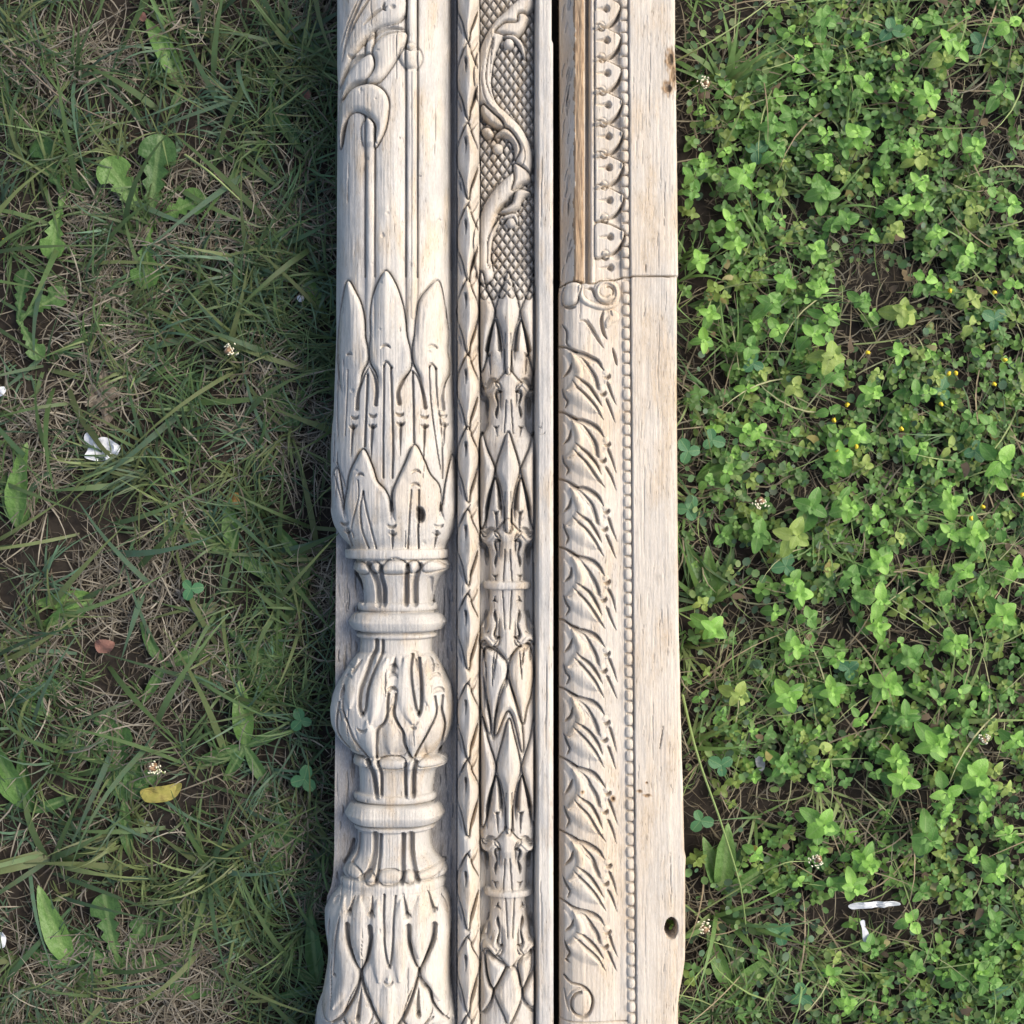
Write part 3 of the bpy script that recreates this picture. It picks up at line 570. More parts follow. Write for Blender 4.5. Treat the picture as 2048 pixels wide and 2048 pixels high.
def crown(cx0, yt, s, L=105):
    """pointed shield with two curled ears over a waisted stem; s=+1 tip up, -1 tip down"""
    tr = lambda pts: [(cx0 + a, yt + s * b) for a, b in pts]
    for g_ in (-1, 1):
        leaf(P, tr([(g_ * 15, 40), (g_ * 19, 29), (g_ * 28, 25), (g_ * 36, 29), (g_ * 42, 36), (g_ * 49, 36), (g_ * 54, 27), (g_ * 56, 38), (g_ * 52, 48), (g_ * 44, 51), (g_ * 38, 52), (g_ * 35, 62), (g_ * 35, 80), (g_ * 37, L - 6), (g_ * 20, L - 6), (g_ * 18, 75), (g_ * 23, 60), (g_ * 25, 48), (g_ * 20, 44)]), 8, 7, 3, 6, P.part('curled_ear', i_bal), tan=.15, fade=(yt + s * 52, yt + s * 74))
        ridge(P, tr([(g_ * 21, 33), (g_ * 29, 29), (g_ * 37, 36), (g_ * 44, 43), (g_ * 52, 37)]), 5, 4, 'both')
        groove(P, tr([(g_ * 26, 19), (g_ * 36, 21), (g_ * 43, 29), (g_ * 49, 26)]), 4.5, 9, 'both'); groove(P, tr([(g_ * 58, 50), (g_ * 50, 56), (g_ * 43, 60), (g_ * 41, 80)]), 5, 8, 'both')
        groove(P, tr([(g_ * 14, 44), (g_ * 22, 41), (g_ * 26, 50), (g_ * 22, 64), (g_ * 21, 76), (g_ * 24, 90)]), 2.0, 8, None)
        groove(P, tr([(g_ * 22, 72), (g_ * 25, 86), (g_ * 24, 98)]), 3.0, 8, 'both')
        smile(P, *tr([(g_ * 25, 110)])[0], 5, 1.8, 5, s < 0); groove(P, tr([(g_ * 25, 116), (g_ * 24, 124), (g_ * 22, L + 8 if L > 127 and s > 0 and yt < 800 else 125)]), 2.2, 7, 'end')
        groove(P, tr([(g_ * 45, 52), (g_ * 42, 70), (g_ * 42, 95)]), 5, 6, 'both')
    leaf(P, tr([(0, 0), (9, 9), (18, 20), (26, 27), (20, 36), (15, 46), (15, 62), (14, L), (-14, L), (-15, 62), (-15, 46), (-20, 36), (-26, 27), (-18, 20), (-9, 9)]), 8, 8, 3, 6, P.part('shield', i_bal), tan=.35, fold=(tr([(0, 2), (0, L)]), 16, 3), fade=((yt + s * 62, yt + s * 88)))
    for g_ in (-1, 1):
        groove(P, tr([(g_ * 5, 62), (g_ * 6, 85), (g_ * 9, L)]), 1.7, 6, None)
tier(541, 628, 742, 1016); crown(1017, 738, 1, 128)
tier(864, 944, 1060, 1016); crown(1015, 1038, 1, 126)
crown(1014, 1319, -1, 136)
irg = P.part('collar_ring', i_bal); P.ID[bm & (Y > 1163.5) & (Y < 1180.5) & (bq > 0)] = irg
irg2 = P.part('collar_ring', i_bal); P.ID[bm & (Y > 1785.5) & (Y < 1800.5) & (bq > 0)] = irg2
# drooping leaves
for pts, tn in (([(1335, 400), (1420, 420), (1500, 510), (1500, 620), (1450, 780), (1405, 960), (1395, 1120), (1375, 960), (1330, 740), (1310, 540)], 0), ([(1525, 520), (1580, 400), (1680, 370), (1725, 560), (1700, 760), (1660, 880), (1628, 1000), (1570, 800), (1530, 640)], .5), ([(1290, 400), (1330, 520), (1340, 760), (1370, 1000), (1360, 1080), (1300, 920), (1285, 700)], .3), ([(1440, 780), (1500, 640), (1540, 720), (1600, 900), (1625, 1040), (1630, 1240), (1560, 960), (1500, 900), (1410, 1100)], .35)):
    leaf(P, D(pts), 13, 13, 4, 8, P.part('drooping_leaf', i_bal), tan=tn)
for pts, w_ in (([(1325, 380), (1320, 500)], 3), ([(1695, 390), (1692, 500)], 3), ([(1405, 390), (1390, 560), (1385, 700)], 1.8), ([(1430, 390), (1410, 520), (1395, 650)], 1.8), ([(1605, 400), (1615, 520), (1625, 640)], 1.6), ([(1640, 390), (1630, 520)], 1.6), ([(1320, 600), (1325, 760), (1320, 900)], 3.2), ([(1510, 560), (1500, 700)], 3)):
    groove(P, D(pts), w_, 8, 'both')
tier(1439, 1543, 1662, 1018); crown(1015, 1657, 1, 130); crown(1020, 1936, -1, 136)
for pts, tn in (([(1500, 1640), (1590, 1480), (1660, 1500), (1700, 1660), (1690, 1760), (1605, 1932), (1560, 1850), (1490, 1700)], .3), ([(1430, 1380), (1520, 1430), (1570, 1480), (1480, 1650), (1430, 1550), (1420, 1460)], 0), ([(1680, 1440), (1770, 1370), (1775, 1500), (1710, 1650), (1690, 1560)], .2), ([(1720, 1680), (1790, 1540), (1860, 1460), (1875, 1800), (1790, 1810), (1740, 1760)], .2), ([(1390, 1380), (1430, 1580), (1475, 1680), (1440, 1780), (1370, 1860), (1365, 1600)], .1)):
    leaf(P, E(pts), 12, 13, 4, 8, P.part('drooping_leaf', i_bal), tan=tn)
groove(P, E([(1845, 1560), (1830, 1680), (1850, 1800)]), 5, 9); groove(P, E([(1480, 1660), (1450, 1800), (1400, 1870)]), 2.4, 7, None); groove(P, E([(1705, 1660), (1730, 1780), (1860, 1910)]), 2.4, 7, None)
# warm sun tint painted on the baluster's right half; lattice slightly tanner
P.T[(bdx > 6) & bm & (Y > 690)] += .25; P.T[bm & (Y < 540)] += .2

# --- edge batten
tm = X >= 1069
P.H = np.where(tm, 20 + 27 * sstep(1069, 1078, X) - 5 * sstep(1098, 1108, X) + 1.2 * (vnoise(X / 12, Y / 90, 8) - .5), P.H); P.ID[tm] = i_bat
groove(P, [(1068.5, -170), (1068.5, 1000), (1069.5, 2200)], 2.4, 10, None, 3)
groove(P, [(1075, 850), (1081, 857), (1084, 845)], 1, 2); groove(P, [(1078, 870), (1086, 868), (1092, 862)], 1, 2)
P.H += 1.3 * (vnoise(X / 2.6, Y / 70, 1) - .5) + 1.6 * (vnoise(X / 14, Y / 25, 2) - .5)
# splits in the bare background either side of the turned parts
for k in range(70):
    y0 = random.choice([random.uniform(1110, 1320), random.uniform(1480, 1780)]); x0 = random.choice([random.uniform(668, 712), random.uniform(872, 905)]); ll = random.uniform(15, 70)
    groove(P, [(x0, y0), (x0 + random.uniform(-2, 2), y0 + ll / 2), (x0 + random.uniform(-2, 2), y0 + ll)], random.uniform(.9, 1.6), random.uniform(2, 5), 'both', 3)

def crack(F, x0, y0, ll, w_, dp):
    pts_ = [(x0, y0)]; x_ = x0
    for i in range(1, 7): x_ += random.uniform(-1.6, 1.4); pts_.append((x_, y0 + ll * i / 6))
    groove(F, pts_, w_, dp, 'both', 3)
for x0, y0, ll in ((748, 20, 60), (800, 60, 120), (700, 330, 90), (872, 200, 140), (690, 700, 110), (676, 900, 120), (668, 860, 80), (815, 1060, 40), (850, 880, 80), (775, 1330, 60), (830, 1420, 70), (700, 1400, 80), (730, 1840, 130), (820, 1900, 100), (665, 1880, 140), (1085, 300, 160), (1092, 1300, 200), (1080, 1750, 160), (920, 330, 60), (925, 1130, 70)):
    crack(P, x0, y0, ll, random.uniform(.8, 1.2), random.uniform(2.5, 5))
for k in range(60):                                   # small chips knocked off proud edges
    x0 = random.uniform(668, 1060); y0 = random.uniform(0, 2040); W = P.win(x0 - 6, x0 + 6, y0 - 8, y0 + 8)
    if W is None: continue
    rx, ry = random.uniform(1.5, 4), random.uniform(2, 6); t = ((P.X[W] - x0) / rx) ** 2 + ((P.Y[W] - y0) / ry) ** 2 + 1.2 * (vnoise(P.X[W] / 2, P.Y[W] / 3, k) - .5)
    P.H[W] -= random.uniform(1.5, 4) * np.clip(1.2 - t, 0, 1)
# ================================================================== RIGHT: carved jamb in two lengths
J = Field(ys,
  [(-160, 1119), (0, 1120), (300, 1122), (500, 1122), (562, 1122), (575, 1119), (590, 1118.5), (700, 1118.5), (1000, 1119), (1500, 1119.5), (2048, 1120), (2200, 1120)],
  [(-160, 1349), (0, 1350), (85, 1351), (90, 1350), (180, 1353), (196, 1352), (300, 1354), (553, 1357), (556, 1354), (800, 1354), (960, 1355), (1250, 1358), (1400, 1361), (1500, 1364), (1650, 1368), (1700, 1369), (1715, 1372), (1740, 1371), (1880, 1371), (1920, 1370), (1950, 1366), (1985, 1360), (2010, 1357), (2048, 1357), (2200, 1357)], 1.5)
X, Y = J.X, J.Y
j_up = J.part('upper_length'); j_lo = J.part('lower_length')
joint = spline(G([(440, 365), (500, 362), (540, 340), (600, 331), (680, 345), (740, 355), (800, 335), (880, 330), (930, 318), (985, 303), (1050, 295), (1150, 292), (1300, 296), (1420, 292), (1500, 292)]), 6)
yj = np.interp(X, joint[:, 0], joint[:, 1])
up = Y < yj
bx = np.interp(Y, [0, 555, 2048], [1248, 1252, 1264])      # bead row
# upper section profile
xs_ = [1118, 1122, 1147, 1150, 1164, 1168, 1172, 1176, 1180, 1182, 1185, 1188, 1190, 1193, 1238, 1241]
hs_ = [8, 12, 44, 50, 51, 47, 24, 20, 38, 44, 45, 42, 36, 38, 37, 36]
Hu = np.interp(X + 2.5 * (1 - Y / 550.) * 0, xs_, hs_)
# lower section: rounded carved band
Hl = np.interp(X, [1116, 1120, 1130, 1145, 1165, 1200, 1230, 1240], [14, 20, 36, 46, 51, 49, 43, 41])
plainH = 48 - 3 * sstep(1335, 1362, X)
Hr = np.where(X < bx - 8, np.where(up, Hu, Hl), np.where(X < bx + 9, 41.5, plainH))
J.H = Hr + .8 * (vnoise(X / 20, Y / 60, 11) - .5)
J.ID = np.where(up, j_up, j_lo).astype(np.int16)
# broken ridge of raw wood on the upper length
jag = 1148 + 5 * (vnoise(X * 0 + 3, Y / 9, 4) - .5) + 6 * (vnoise(X * 0 + 9, Y / 37, 4) - .5)
rawm = up & (X > jag) & (X < 1168)
J.RW[rawm] = .85; J.H += np.where(rawm, 2.5 * (vnoise(X / 3, Y / 22, 6) - .5) - 1, 0)
i_raw = J.part('broken_ridge', j_up); J.ID[rawm] = i_raw
for k in range(46):
    y0 = random.uniform(-150, 540); x0 = random.uniform(1124, 1142)
    groove(J, [(x0 + 6, y0), (x0 + 2, y0 + 14), (x0, y0 + random.uniform(20, 46))], random.uniform(.8, 1.7), random.uniform(1.5, 4.5), 'both', 3)
groove(J, [(1176, -170), (1178, 250), (1183, 560)], 3.0, 5, None, 3)
# scallops
dots = [18 - 64 * 3, 18 - 64 * 2, 18 - 64, 18, 81, 146.5, 210, 273, 335.5, 401, 474, 534]
dxs = np.interp(dots, [18, 534], [0, 9])
for y0, ox in zip(dots, dxs):
    ii = J.part('scallop', j_up); x0 = 1211 + ox
    last = y0 > 520
    if not last:
        leaf(J, [(x0 - 30, y0 - 25), (x0 - 2, y0 - 26), (x0 + 17, y0 - 18), (x0 + 29, y0 - 10), (x0 + 27, y0 + 4), (x0 + 18, y0 + 20), (x0 + 3, y0 + 33), (x0 - 8, y0 + 36), (x0 - 30, y0 + 38)], 10, 3.5, 3.5, 5, ii)
        groove(J, [(x0 + 31, y0 - 6), (x0 + 28, y0 + 8), (x0 + 19, y0 + 23), (x0 + 5, y0 + 35)], 3.6, 8, 'both')
        dome(J, x0 - 9, y0 + 34, 7, 7, 5, None, 2.5, .35)
        smile(J, x0 - 8, y0 + 36, 6, 2.2, 6)
        # sunk shaded facet between scallops
        W = J.win(x0, x0 + 34, y0 + 20, y0 + 56)
        if W is not None:
            t = ((J.X[W] - x0 - 16) / 15) ** 2 + ((J.Y[W] - y0 - 36) / 10) ** 2; J.H[W] -= 6 * np.clip(1 - t, 0, 1)
    pit(J, x0 + 2, y0, 7, 8, 11); groove(J, [(x0 - 22, y0 + 1), (x0 - 8, y0), (x0, y0)], 4, 5, 'start')
fl = up & (X < 1190.5); J.H = np.where(fl & (X > 1179), Hu + .5 * (vnoise(X / 8, Y / 40, 4) - .5), J.H); J.ID[fl & ~rawm] = j_up
# beads
yb = -156.0; k = 0
while yb < 2195:
    stp = random.uniform(22.5, 25.2); ym = yb + stp / 2
    bxx = float(np.interp(ym, [0, 555, 2048], [1248, 1252, 1264]))
    if abs(ym - 555) > 7 and -20 < ym < 2060:
        own = j_up if ym < 555 else j_lo; ii = J.part('bead', own)
        W = J.win(bxx - 9, bxx + 9, yb - 1, yb + stp + 1)
        ex = np.abs(J.X[W] - bxx) / 7.6; ey = np.abs(J.Y[W] - ym) / (stp / 2 - .9); qq = np.maximum(ex, ey)
        jx = random.uniform(4.2, 6.8)
        J.H[W] += jx * np.clip(1 - ex ** 2.6 - ey ** 2.6, 0, 1) ** .5 - 2.0 * (np.abs(J.X[W] - bxx) < 6.5) * (ey > 1.0)
        J.ID[W][qq < 1] = ii
    yb += stp
groove(J, [(1239, -170), (1239, 0), (1243, 555), (1255, 2048), (1256, 2200)], 1.2, .8, None, 3)
groove(J, [(1257, -170), (1257, 0), (1261, 555), (1273, 2048), (1274, 2200)], 1.6, 3, None, 3)
# joint
groove(J, list(map(tuple, joint[::3] + np.random.default_rng(4).normal(0, .5, joint[::3].shape))), 1.7, 16, None, 3)
# scroll roll at the top of the lower length
leaf(J, G([(515, 400), (540, 350), (600, 338), (650, 360), (640, 420), (620, 500), (570, 525), (515, 515), (505, 450)]), 8, 10, 3, 6, J.part('scroll_roll', j_lo))
isv = J.part('volute', j_lo)
dome(J, *G([(865, 425)])[0], 23, 23, 8, isv, 4)
ridge(J, G([(650, 380), (650, 450), (690, 500), (760, 530), (840, 545), (910, 520), (950, 450), (940, 380), (890, 340), (830, 340), (785, 375), (775, 430), (800, 475), (850, 490), (900, 460)]), 5, 6, None, isv, .1, 5)
groove(J, G([(900, 460), (910, 410), (880, 380), (850, 385)]), 2, 6); pit(J, *G([(862, 382)])[0], 3, 3, 4)
groove(J, G([(690, 400), (740, 400), (770, 470)]), 3, 6); groove(J, G([(510, 530), (570, 545), (610, 535)]), 3, 8)
groove(J, G([(830, 570), (815, 650), (830, 740), (860, 800)]), 4, 9); ridge(J, G([(900, 570), (930, 620), (880, 650), (860, 700)]), 8, 4, 'both')
groove(J, G([(640, 650), (690, 660), (760, 760), (830, 870)]), 3.5, 6); groove(J, G([(700, 640), (780, 770)]), 2, 4)
groove(J, G([(905, 870), (925, 940), (940, 1010)]), 3, 8, 'both'); groove(J, G([(505, 670), (540, 740), (540, 830), (570, 860)]), 2.5, 8)
# running acanthus
notch = [694, 828, 963, 1100, 1245, 1382, 1523, 1670, 1809]
ids = []
cresc = [(-24, -6), (-10, -2), (3, 4), (15, 11), (27, 13), (45, 20), (58, 30), (66, 43)]
for k, ny in enumerate(notch + [1930]):
    ii = J.part('acanthus_lobe', j_lo); ids.append(ii)
    cy = np.interp(X, [1139 + a for a, b in cresc] + [1216], [ny + b for a, b in cresc] + [ny + 70])
    prev = (notch[k - 1] if k else 640); cyp = np.interp(X, [1139 + a for a, b in cresc] + [1216], [prev + b for a, b in cresc] + [prev + 70])
    J.ID[(X < 1212) & (Y < cy) & (Y >= np.maximum(cyp, yj + 30)) & (J.ID == j_lo)] = ii
for k, ny in enumerate(notch):
    per = (notch + [1930])[k + 1] - ny; f = per / 137.; ox = 1139 + k * .4
    jj = lambda: random.uniform(-1.6, 1.6)
    tr = lambda pts: [(ox + a + jj(), ny + b * f + jj()) for a, b in pts]
    # lobes: bulging leaf body, sunk where it dives under the next one
    ridge(J, tr([(-6, 92), (12, 100), (35, 112), (60, 132)]), 22, 6.5, 'both', None, 0, 6, 1.8)
    ridge(J, tr([(4, 14), (13, 32), (20, 54), (10, 74), (-6, 88)]), 9, 7, 'both', None, .55, 6, .8)
    ridge(J, tr([(-14, 18), (-9, 40), (-14, 60)]), 8, 4, 'both', None, 0, 5, .8)
    groove(J, tr([(-24, -5), (-12, -3), (3, 4), (15, 11)]), 2.2, 9, None)
    gouge(J, tr([(-4, 2), (10, 9), (27, 12), (45, 19), (58, 30), (67, 46)]), 1.6, 12, 17, 'both')
    gouge(J, tr([(14, 15), (30, 27), (44, 45), (53, 62), (58, 78)]), 1.6, 9.5, 15, 'start')
    gouge(J, tr([(12, 60), (24, 68), (40, 80), (55, 101), (64, 122)]), 1.6, 7.5, 16, 'both')
    gouge(J, tr([(6, 70), (17, 79), (34, 96), (52, 120), (68, 148)]), 1.5, 7.5, 14, 'both')
    gouge(J, tr([(30, 36), (42, 54), (50, 74)]), 1.2, 5, 5, 'both')
    groove(J, tr([(4, 32), (0, 48), (-11, 62)]), 2.8, 9, 'both')
    groove(J, tr([(-14, 84), (-8, 100), (-2, 112), (-8, 126)]), 2.4, 8, 'both')
    for a, b in ((72, 57), (66, 91)):
        p = tr([(a, b)])[0]; dome(J, p[0] - 1, p[1] - 5, 6, 6, 2.5, None, 0); smile(J, p[0], p[1], 6, 3, 8, rot=25)
    p = tr([(76, 68)])[0]; dome(J, p[0], p[1], 7, 8, 2.5, None, 0)
    gouge(J, tr([(79, 74), (86, 94), (93, 120)]), 2, 6, 13, 'end')
    gouge(J, tr([(76, 110), (84, 130), (92, 154)]), 2, 6, 13, 'end')
# bottom volute
dome(J, *K([(570, 1770)])[0], 23, 25, 5, J.part('volute', j_lo), 4)
groove(J, K([(455, 1600), (500, 1640), (570, 1655), (620, 1690), (650, 1760), (630, 1850), (570, 1880), (515, 1840), (505, 1770), (530, 1720), (570, 1700)]), 2.4, 8, None)
groove(J, K([(455, 1690), (470, 1780), (490, 1850)]), 2, 5); groove(J, K([(430, 1915), (700, 1918), (900, 1915)]), 1.6, 5, None)
groove(J, K([(460, 1480), (490, 1500)]), 2.5, 6)
# plain face: knots, checks and splinters
for x0, y0, rx, ry, dp, st in ((1340, 120, 9, 20, 6, .5), (1336, 178, 10, 13, 6, .55), (1346, 150, 7, 26, 5, .35), (1278, 1582, 5, 3, 4, .3), (1294, 1590, 7, 3, 3, .4), (1226, 1598, 5, 6, 6, .5), (1164, 1582, 4, 3, 4, .4), (1293, 1565, 2, 2, 4, .7)):
    W = J.win(x0 - rx * 1.8, x0 + rx * 1.8, y0 - ry * 1.8, y0 + ry * 1.8); qq = ((J.X[W] - x0) / rx / 1.5) ** 2 + ((J.Y[W] - y0) / ry / 1.5) ** 2 + .8 * (vnoise(J.X[W] / 4, J.Y[W] / 6, 7) - .5)
    J.RW[W] = np.maximum(J.RW[W], np.clip(1.2 * (1 - qq), 0, .9)); pit(J, x0, y0, rx * .7, ry * .6, dp, st)
edge = (J.Rr[:, None] - X); J.RW = np.maximum(J.RW, .55 * np.clip(1 - edge / (2 + 6 * vnoise(X * 0, Y / 40, 2)), 0, 1) * sstep(.35, .7, vnoise(X * 0 + 7, Y / 120, 3)))
J.H -= 6 * np.clip(1 - edge / 5, 0, 1) ** 1.5 * (.3 + vnoise(X * 0 + 5, Y / 30, 6))
for k in range(60):
    x0 = random.uniform(1266, 1350); y0 = random.uniform(-100, 2100); ll = random.uniform(12, 60)
    groove(J, [(x0, y0), (x0 + random.uniform(-2, 0), y0 + ll / 2), (x0 + random.uniform(-4, 0), y0 + ll)], random.uniform(.7, 1.0), random.uniform(.5, 1.5), 'both', 2)
groove(J, [(1292, 525), (1290, 550)], 1, 4); groove(J, [(1326, 1450), (1322, 1480), (1318, 1500)], 1.2, 5)
J.T += .6 * sstep(.45, .75, vnoise(X / 60, Y / 150, 9)) * (X > 1120)
J.H += 1.0 * (vnoise(X / 2.4, Y / 60, 1) - .5) + .9 * (vnoise(X / 14, Y / 22, 2) - .5)
for x0, y0, ll in ((1300, 60, 200), (1318, 640, 160), (1290, 900, 220), (1335, 1180, 150), (1306, 1390, 130), (1340, 1700, 120), (1290, 1760, 200), (1160, 600, 50), (1180, 1500, 60), (1330, 330, 150)):
    crack(J, x0, y0, ll, random.uniform(.7, 1.0), random.uniform(1, 2.5))
# nail hole right through the board
hx, hy = K([(1207, 1255)])[0]
hq = ((X - hx) / 13.5) ** 2 + ((Y - hy) / 22) ** 2
J.H = np.where(hq < 1, -70, J.H); J.kill |= hq < .80
J.RW = np.maximum(J.RW, .6 * np.clip(1.35 - hq, 0, 1) * (hq > .5))

# ------------------------------------------------------------------ relief -> objects
def build_field(F, root, mat, zbot, special={}):
    rl = np.array(root.location)
    rows, n = F.X.shape
    V = np.stack([(F.X - 1024) * S - rl[0], (1024 - F.Y) * S - rl[1], Z0 + F.H * S - rl[2]], -1).reshape(-1, 3)
    V[:, 2] = np.maximum(V[:, 2], zbot - rl[2])
    idx = np.arange(rows * n).reshape(rows, n)
    a, b, c, e = idx[:-1, :-1], idx[1:, :-1], idx[1:, 1:], idx[:-1, 1:]
    Q = np.stack([a, b, c, e], -1).reshape(-1, 4); fid = F.ID[:-1, :-1].ravel(); kill = F.kill[:-1, :-1].ravel() | F.kill[1:, 1:].ravel()
    Q = Q[~kill]; fid = fid[~kill]
    T, RW, ST = F.T.ravel(), F.RW.ravel(), F.ST.ravel()
    order = np.argsort(fid, kind='stable'); Q = Q[order]; fid = fid[order]
    bounds = np.searchsorted(fid, np.arange(len(F.reg) + 1))
    objs = {}
    top = [i for i, (nm, pa) in enumerate(F.reg) if pa is None]
    for i in top + [i for i in range(len(F.reg)) if i not in top]:
        nm, pa = F.reg[i]; q = Q[bounds[i]:bounds[i + 1]]
        if len(q) < 6 and pa is not None: continue
        u, inv = np.unique(q, return_inverse=True)
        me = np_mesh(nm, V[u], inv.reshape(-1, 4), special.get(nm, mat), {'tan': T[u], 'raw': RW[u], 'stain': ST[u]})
        objs[i] = link(nm, me, root if pa is None else objs[pa])
    # body under the relief: sides and underside, rough sawn
    per = np.concatenate([idx[:, 0], idx[-1, 1:], idx[::-1, -1][1:], idx[0, ::-1][1:-1]]); per = per
    top_v = V[per]; k_ = 5; rings = [top_v]
    for j in range(1, k_):
        r = top_v.copy(); r[:, 2] = top_v[:, 2] + (zbot - rl[2] - top_v[:, 2]) * j / (k_ - 1); r[:, :2] += (rng.random((len(per), 2)) - .5) * .0006; rings.append(r)
    VV = np.concatenate(rings); m = len(per); fs = []
    ar = np.arange(m); nx = (ar + 1) % m
    for j in range(k_ - 1): fs.append(np.stack([ar + j * m, ar + (j + 1) * m, nx + (j + 1) * m, nx + j * m], -1)[:, ::-1])
    body = np_mesh('body', VV, np.concatenate(fs), mat, {'tan': np.full(len(VV), .3), 'raw': np.full(len(VV), .15), 'stain': np.zeros(len(VV))}, True)
    link('body', body, root)
    return objs
post = empty('carved_post', ((870 - 1024) * S, 0, 0.012))
tag(post, 'weathered grey carved wooden post with turned leaf column, vine strip and slender baluster', 'carved post')
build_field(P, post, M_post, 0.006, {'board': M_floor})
jamb = empty('carved_jamb', ((1240 - 1024) * S, 0, 0.012))
tag(jamb, 'bleached wooden jamb board with scallops, bead row, running leaf carving and nail hole', 'carved board')
build_field(J, jamb, M_jamb, 0.026)

exec_plants = True
# ================================================================== GROUND
def gz(x, y):
    return .010 * (vnoise(x * 14 + 50, y * 14 + 50, 12) - .5) + .005 * (vnoise(x * 60 + 90, y * 60 + 90, 13) - .5)
def gp(px, py, z=0.0):
    """photo position -> point at height z over the soil"""
    f = S * (DIST + ZREF - z) / DIST; return ((px - 1024) * f, (1024 - py) * f)
N = 260; ax_ = np.linspace(-.85, .85, N); gx, gy = np.meshgrid(ax_, ax_)
gzv = gz(gx, gy) + .003 * (vnoise(gx * 260, gy * 260, 3) - .5)
V = np.stack([gx, gy, gzv], -1).reshape(-1, 3); idx = np.arange(N * N).reshape(N, N)
Q = np.stack([idx[:-1, :-1], idx[:-1, 1:], idx[1:, 1:], idx[1:, :-1]], -1).reshape(-1, 4)
tag(link('ground', np_mesh('ground', V, Q, M_soil)), kind='structure')
V = np.array([[-30, -30, -.03], [30, -30, -.03], [30, 30, -.03], [-30, 30, -.03]], float)
tag(link('far_ground', np_mesh('far_ground', V, np.array([[0, 1, 2, 3]]), M_soil)), kind='structure')

def blades(n, px, py, L, Wd, elev, bend, cols, segs=4, az=None, z0=0.0, curl=0.5):
    """n ribbon blades: arrays of photo positions; returns V,F,C"""
    px = np.asarray(px); py = np.asarray(py); f = S * (DIST + ZREF) / DIST
    x = (px - 1024) * f; y = (1024 - py) * f; z = gz(x, y) + z0
    az = rng.random(n) * 2 * np.pi if az is None else az
    el = elev.copy(); P_ = np.stack([x, y, z], -1); out = []
    dl = L / segs
    turn = (rng.random(n) - .5) * curl
    for j in range(segs + 1):
        wd = Wd * np.array([.75, 1, .95, .75, .5, .3, .2])[min(j, 6)] if j < segs else Wd * .08
        side = np.stack([-np.sin(az), np.cos(az), (rng.random(n) - .5) * .5], -1) * (wd / 2)[:, None]
        out.append(np.stack([P_ - side, P_ + side], 1))
        P_ = P_ + np.stack([np.cos(az) * np.cos(el), np.sin(az) * np.cos(el), np.sin(el)], -1) * dl[:, None]
        P_[:, 2] = np.maximum(P_[:, 2], gz(P_[:, 0], P_[:, 1]) + .001)
        el = el - bend; az = az + turn
    V = np.concatenate(out, 1).reshape(-1, 3); m = 2 * (segs + 1); base = np.arange(n)[:, None] * m
    fs = [np.stack([base[:, 0] + 2 * j, base[:, 0] + 2 * j + 1, base[:, 0] + 2 * j + 3, base[:, 0] + 2 * j + 2], -1) for j in range(segs)]
    return V, np.concatenate(fs), np.repeat(cols, m, 0)
def pick(cs, n, var=.15):
    cs = np.array(cs); c = cs[rng.integers(0, len(cs), n)]; return np.clip(c * (1 + var * rng.standard_normal((n, 1))), .005, .9)
def scatter(n, x0, x1, y0=-160, y1=2210, dens=None):
    xs = rng.uniform(x0, x1, n * 3); yy = rng.uniform(y0, y1, n * 3)
    if dens is not None:
        k = rng.random(n * 3) < dens(xs, yy); xs, yy = xs[k], yy[k]
    return xs[:n], yy[:n]
def stuff(name, label, cat, data, mat):
    V, F_, C_ = data
    tag(link(name, np_mesh(name, V, F_, mat, {'col': C_})), label, cat, kind='stuff')
patch = lambda s, f=1 / 160., a=.3, b=.65: (lambda x, y: .08 + .92 * sstep(a, b, vnoise(x * f, y * f, s)))
straw_l = [(.21, .185, .14), (.14, .122, .092), (.32, .285, .22), (.08, .066, .052), (.20, .185, .155)]
straw = [(.17, .145, .095), (.12, .10, .065), (.27, .235, .16), (.07, .055, .038), (.14, .13, .10)]
def dry(n, x0, x1, s, a, b, straw=straw):
    x, y = scatter(n, x0, x1, dens=patch(s, 1 / 150., a, b)); n = len(x)
    return blades(n, x, y, rng.uniform(.012, .050, n), rng.uniform(.0005, .0014, n), rng.uniform(-.1, .35, n), rng.uniform(.0, .16, n), pick(straw, n), 4, None, rng.uniform(.0, .008, n), .7)
stuff('dry_thatch', 'matted tan dry grass lying on the soil left of the wood', 'dry grass', dry(9000, -160, 720, 21, .36, .62, straw_l), M_dry)
stuff('dry_thatch', 'tan dry grass stalks lying among the green herbs right of the wood', 'dry grass', dry(5000, 1300, 2210, 22, .3, .6), M_dry)
greens_l = [(.062, .120, .038), (.085, .148, .055), (.042, .095, .042), (.118, .158, .058), (.066, .132, .078)]  # darker than the right-hand greens, shade worked into the colour
greens_r = [(.10, .20, .045), (.14, .26, .07), (.08, .17, .06), (.20, .28, .09)]
def green(n, x0, x1, s, cs, a, b, lmax=.075):
    """clumped grass: blades fan out of shared crowns"""
    nc = n // 13; cx_, cy_ = scatter(nc, x0, x1, dens=patch(s, 1 / 190., a, b)); nc = len(cx_)
    k = rng.integers(0, nc, n); x = cx_[k] + rng.normal(0, 9, n); y = cy_[k] + rng.normal(0, 9, n)
    az0 = rng.random(nc) * 6.28; az = az0[k] + rng.normal(0, 1.1, n); cc = pick(cs, nc, .2)[k] * (1 + .15 * rng.standard_normal((n, 1)))
    ln = (rng.uniform(.025, lmax, nc)[k]) * rng.uniform(.5, 1.15, n)
    return blades(n, x, y, ln, rng.uniform(.0009, .0026, n), rng.uniform(.25, 1.2, n), rng.uniform(.14, .42, n), np.clip(cc, .01, .9), 6, az, np.zeros(n), .35)
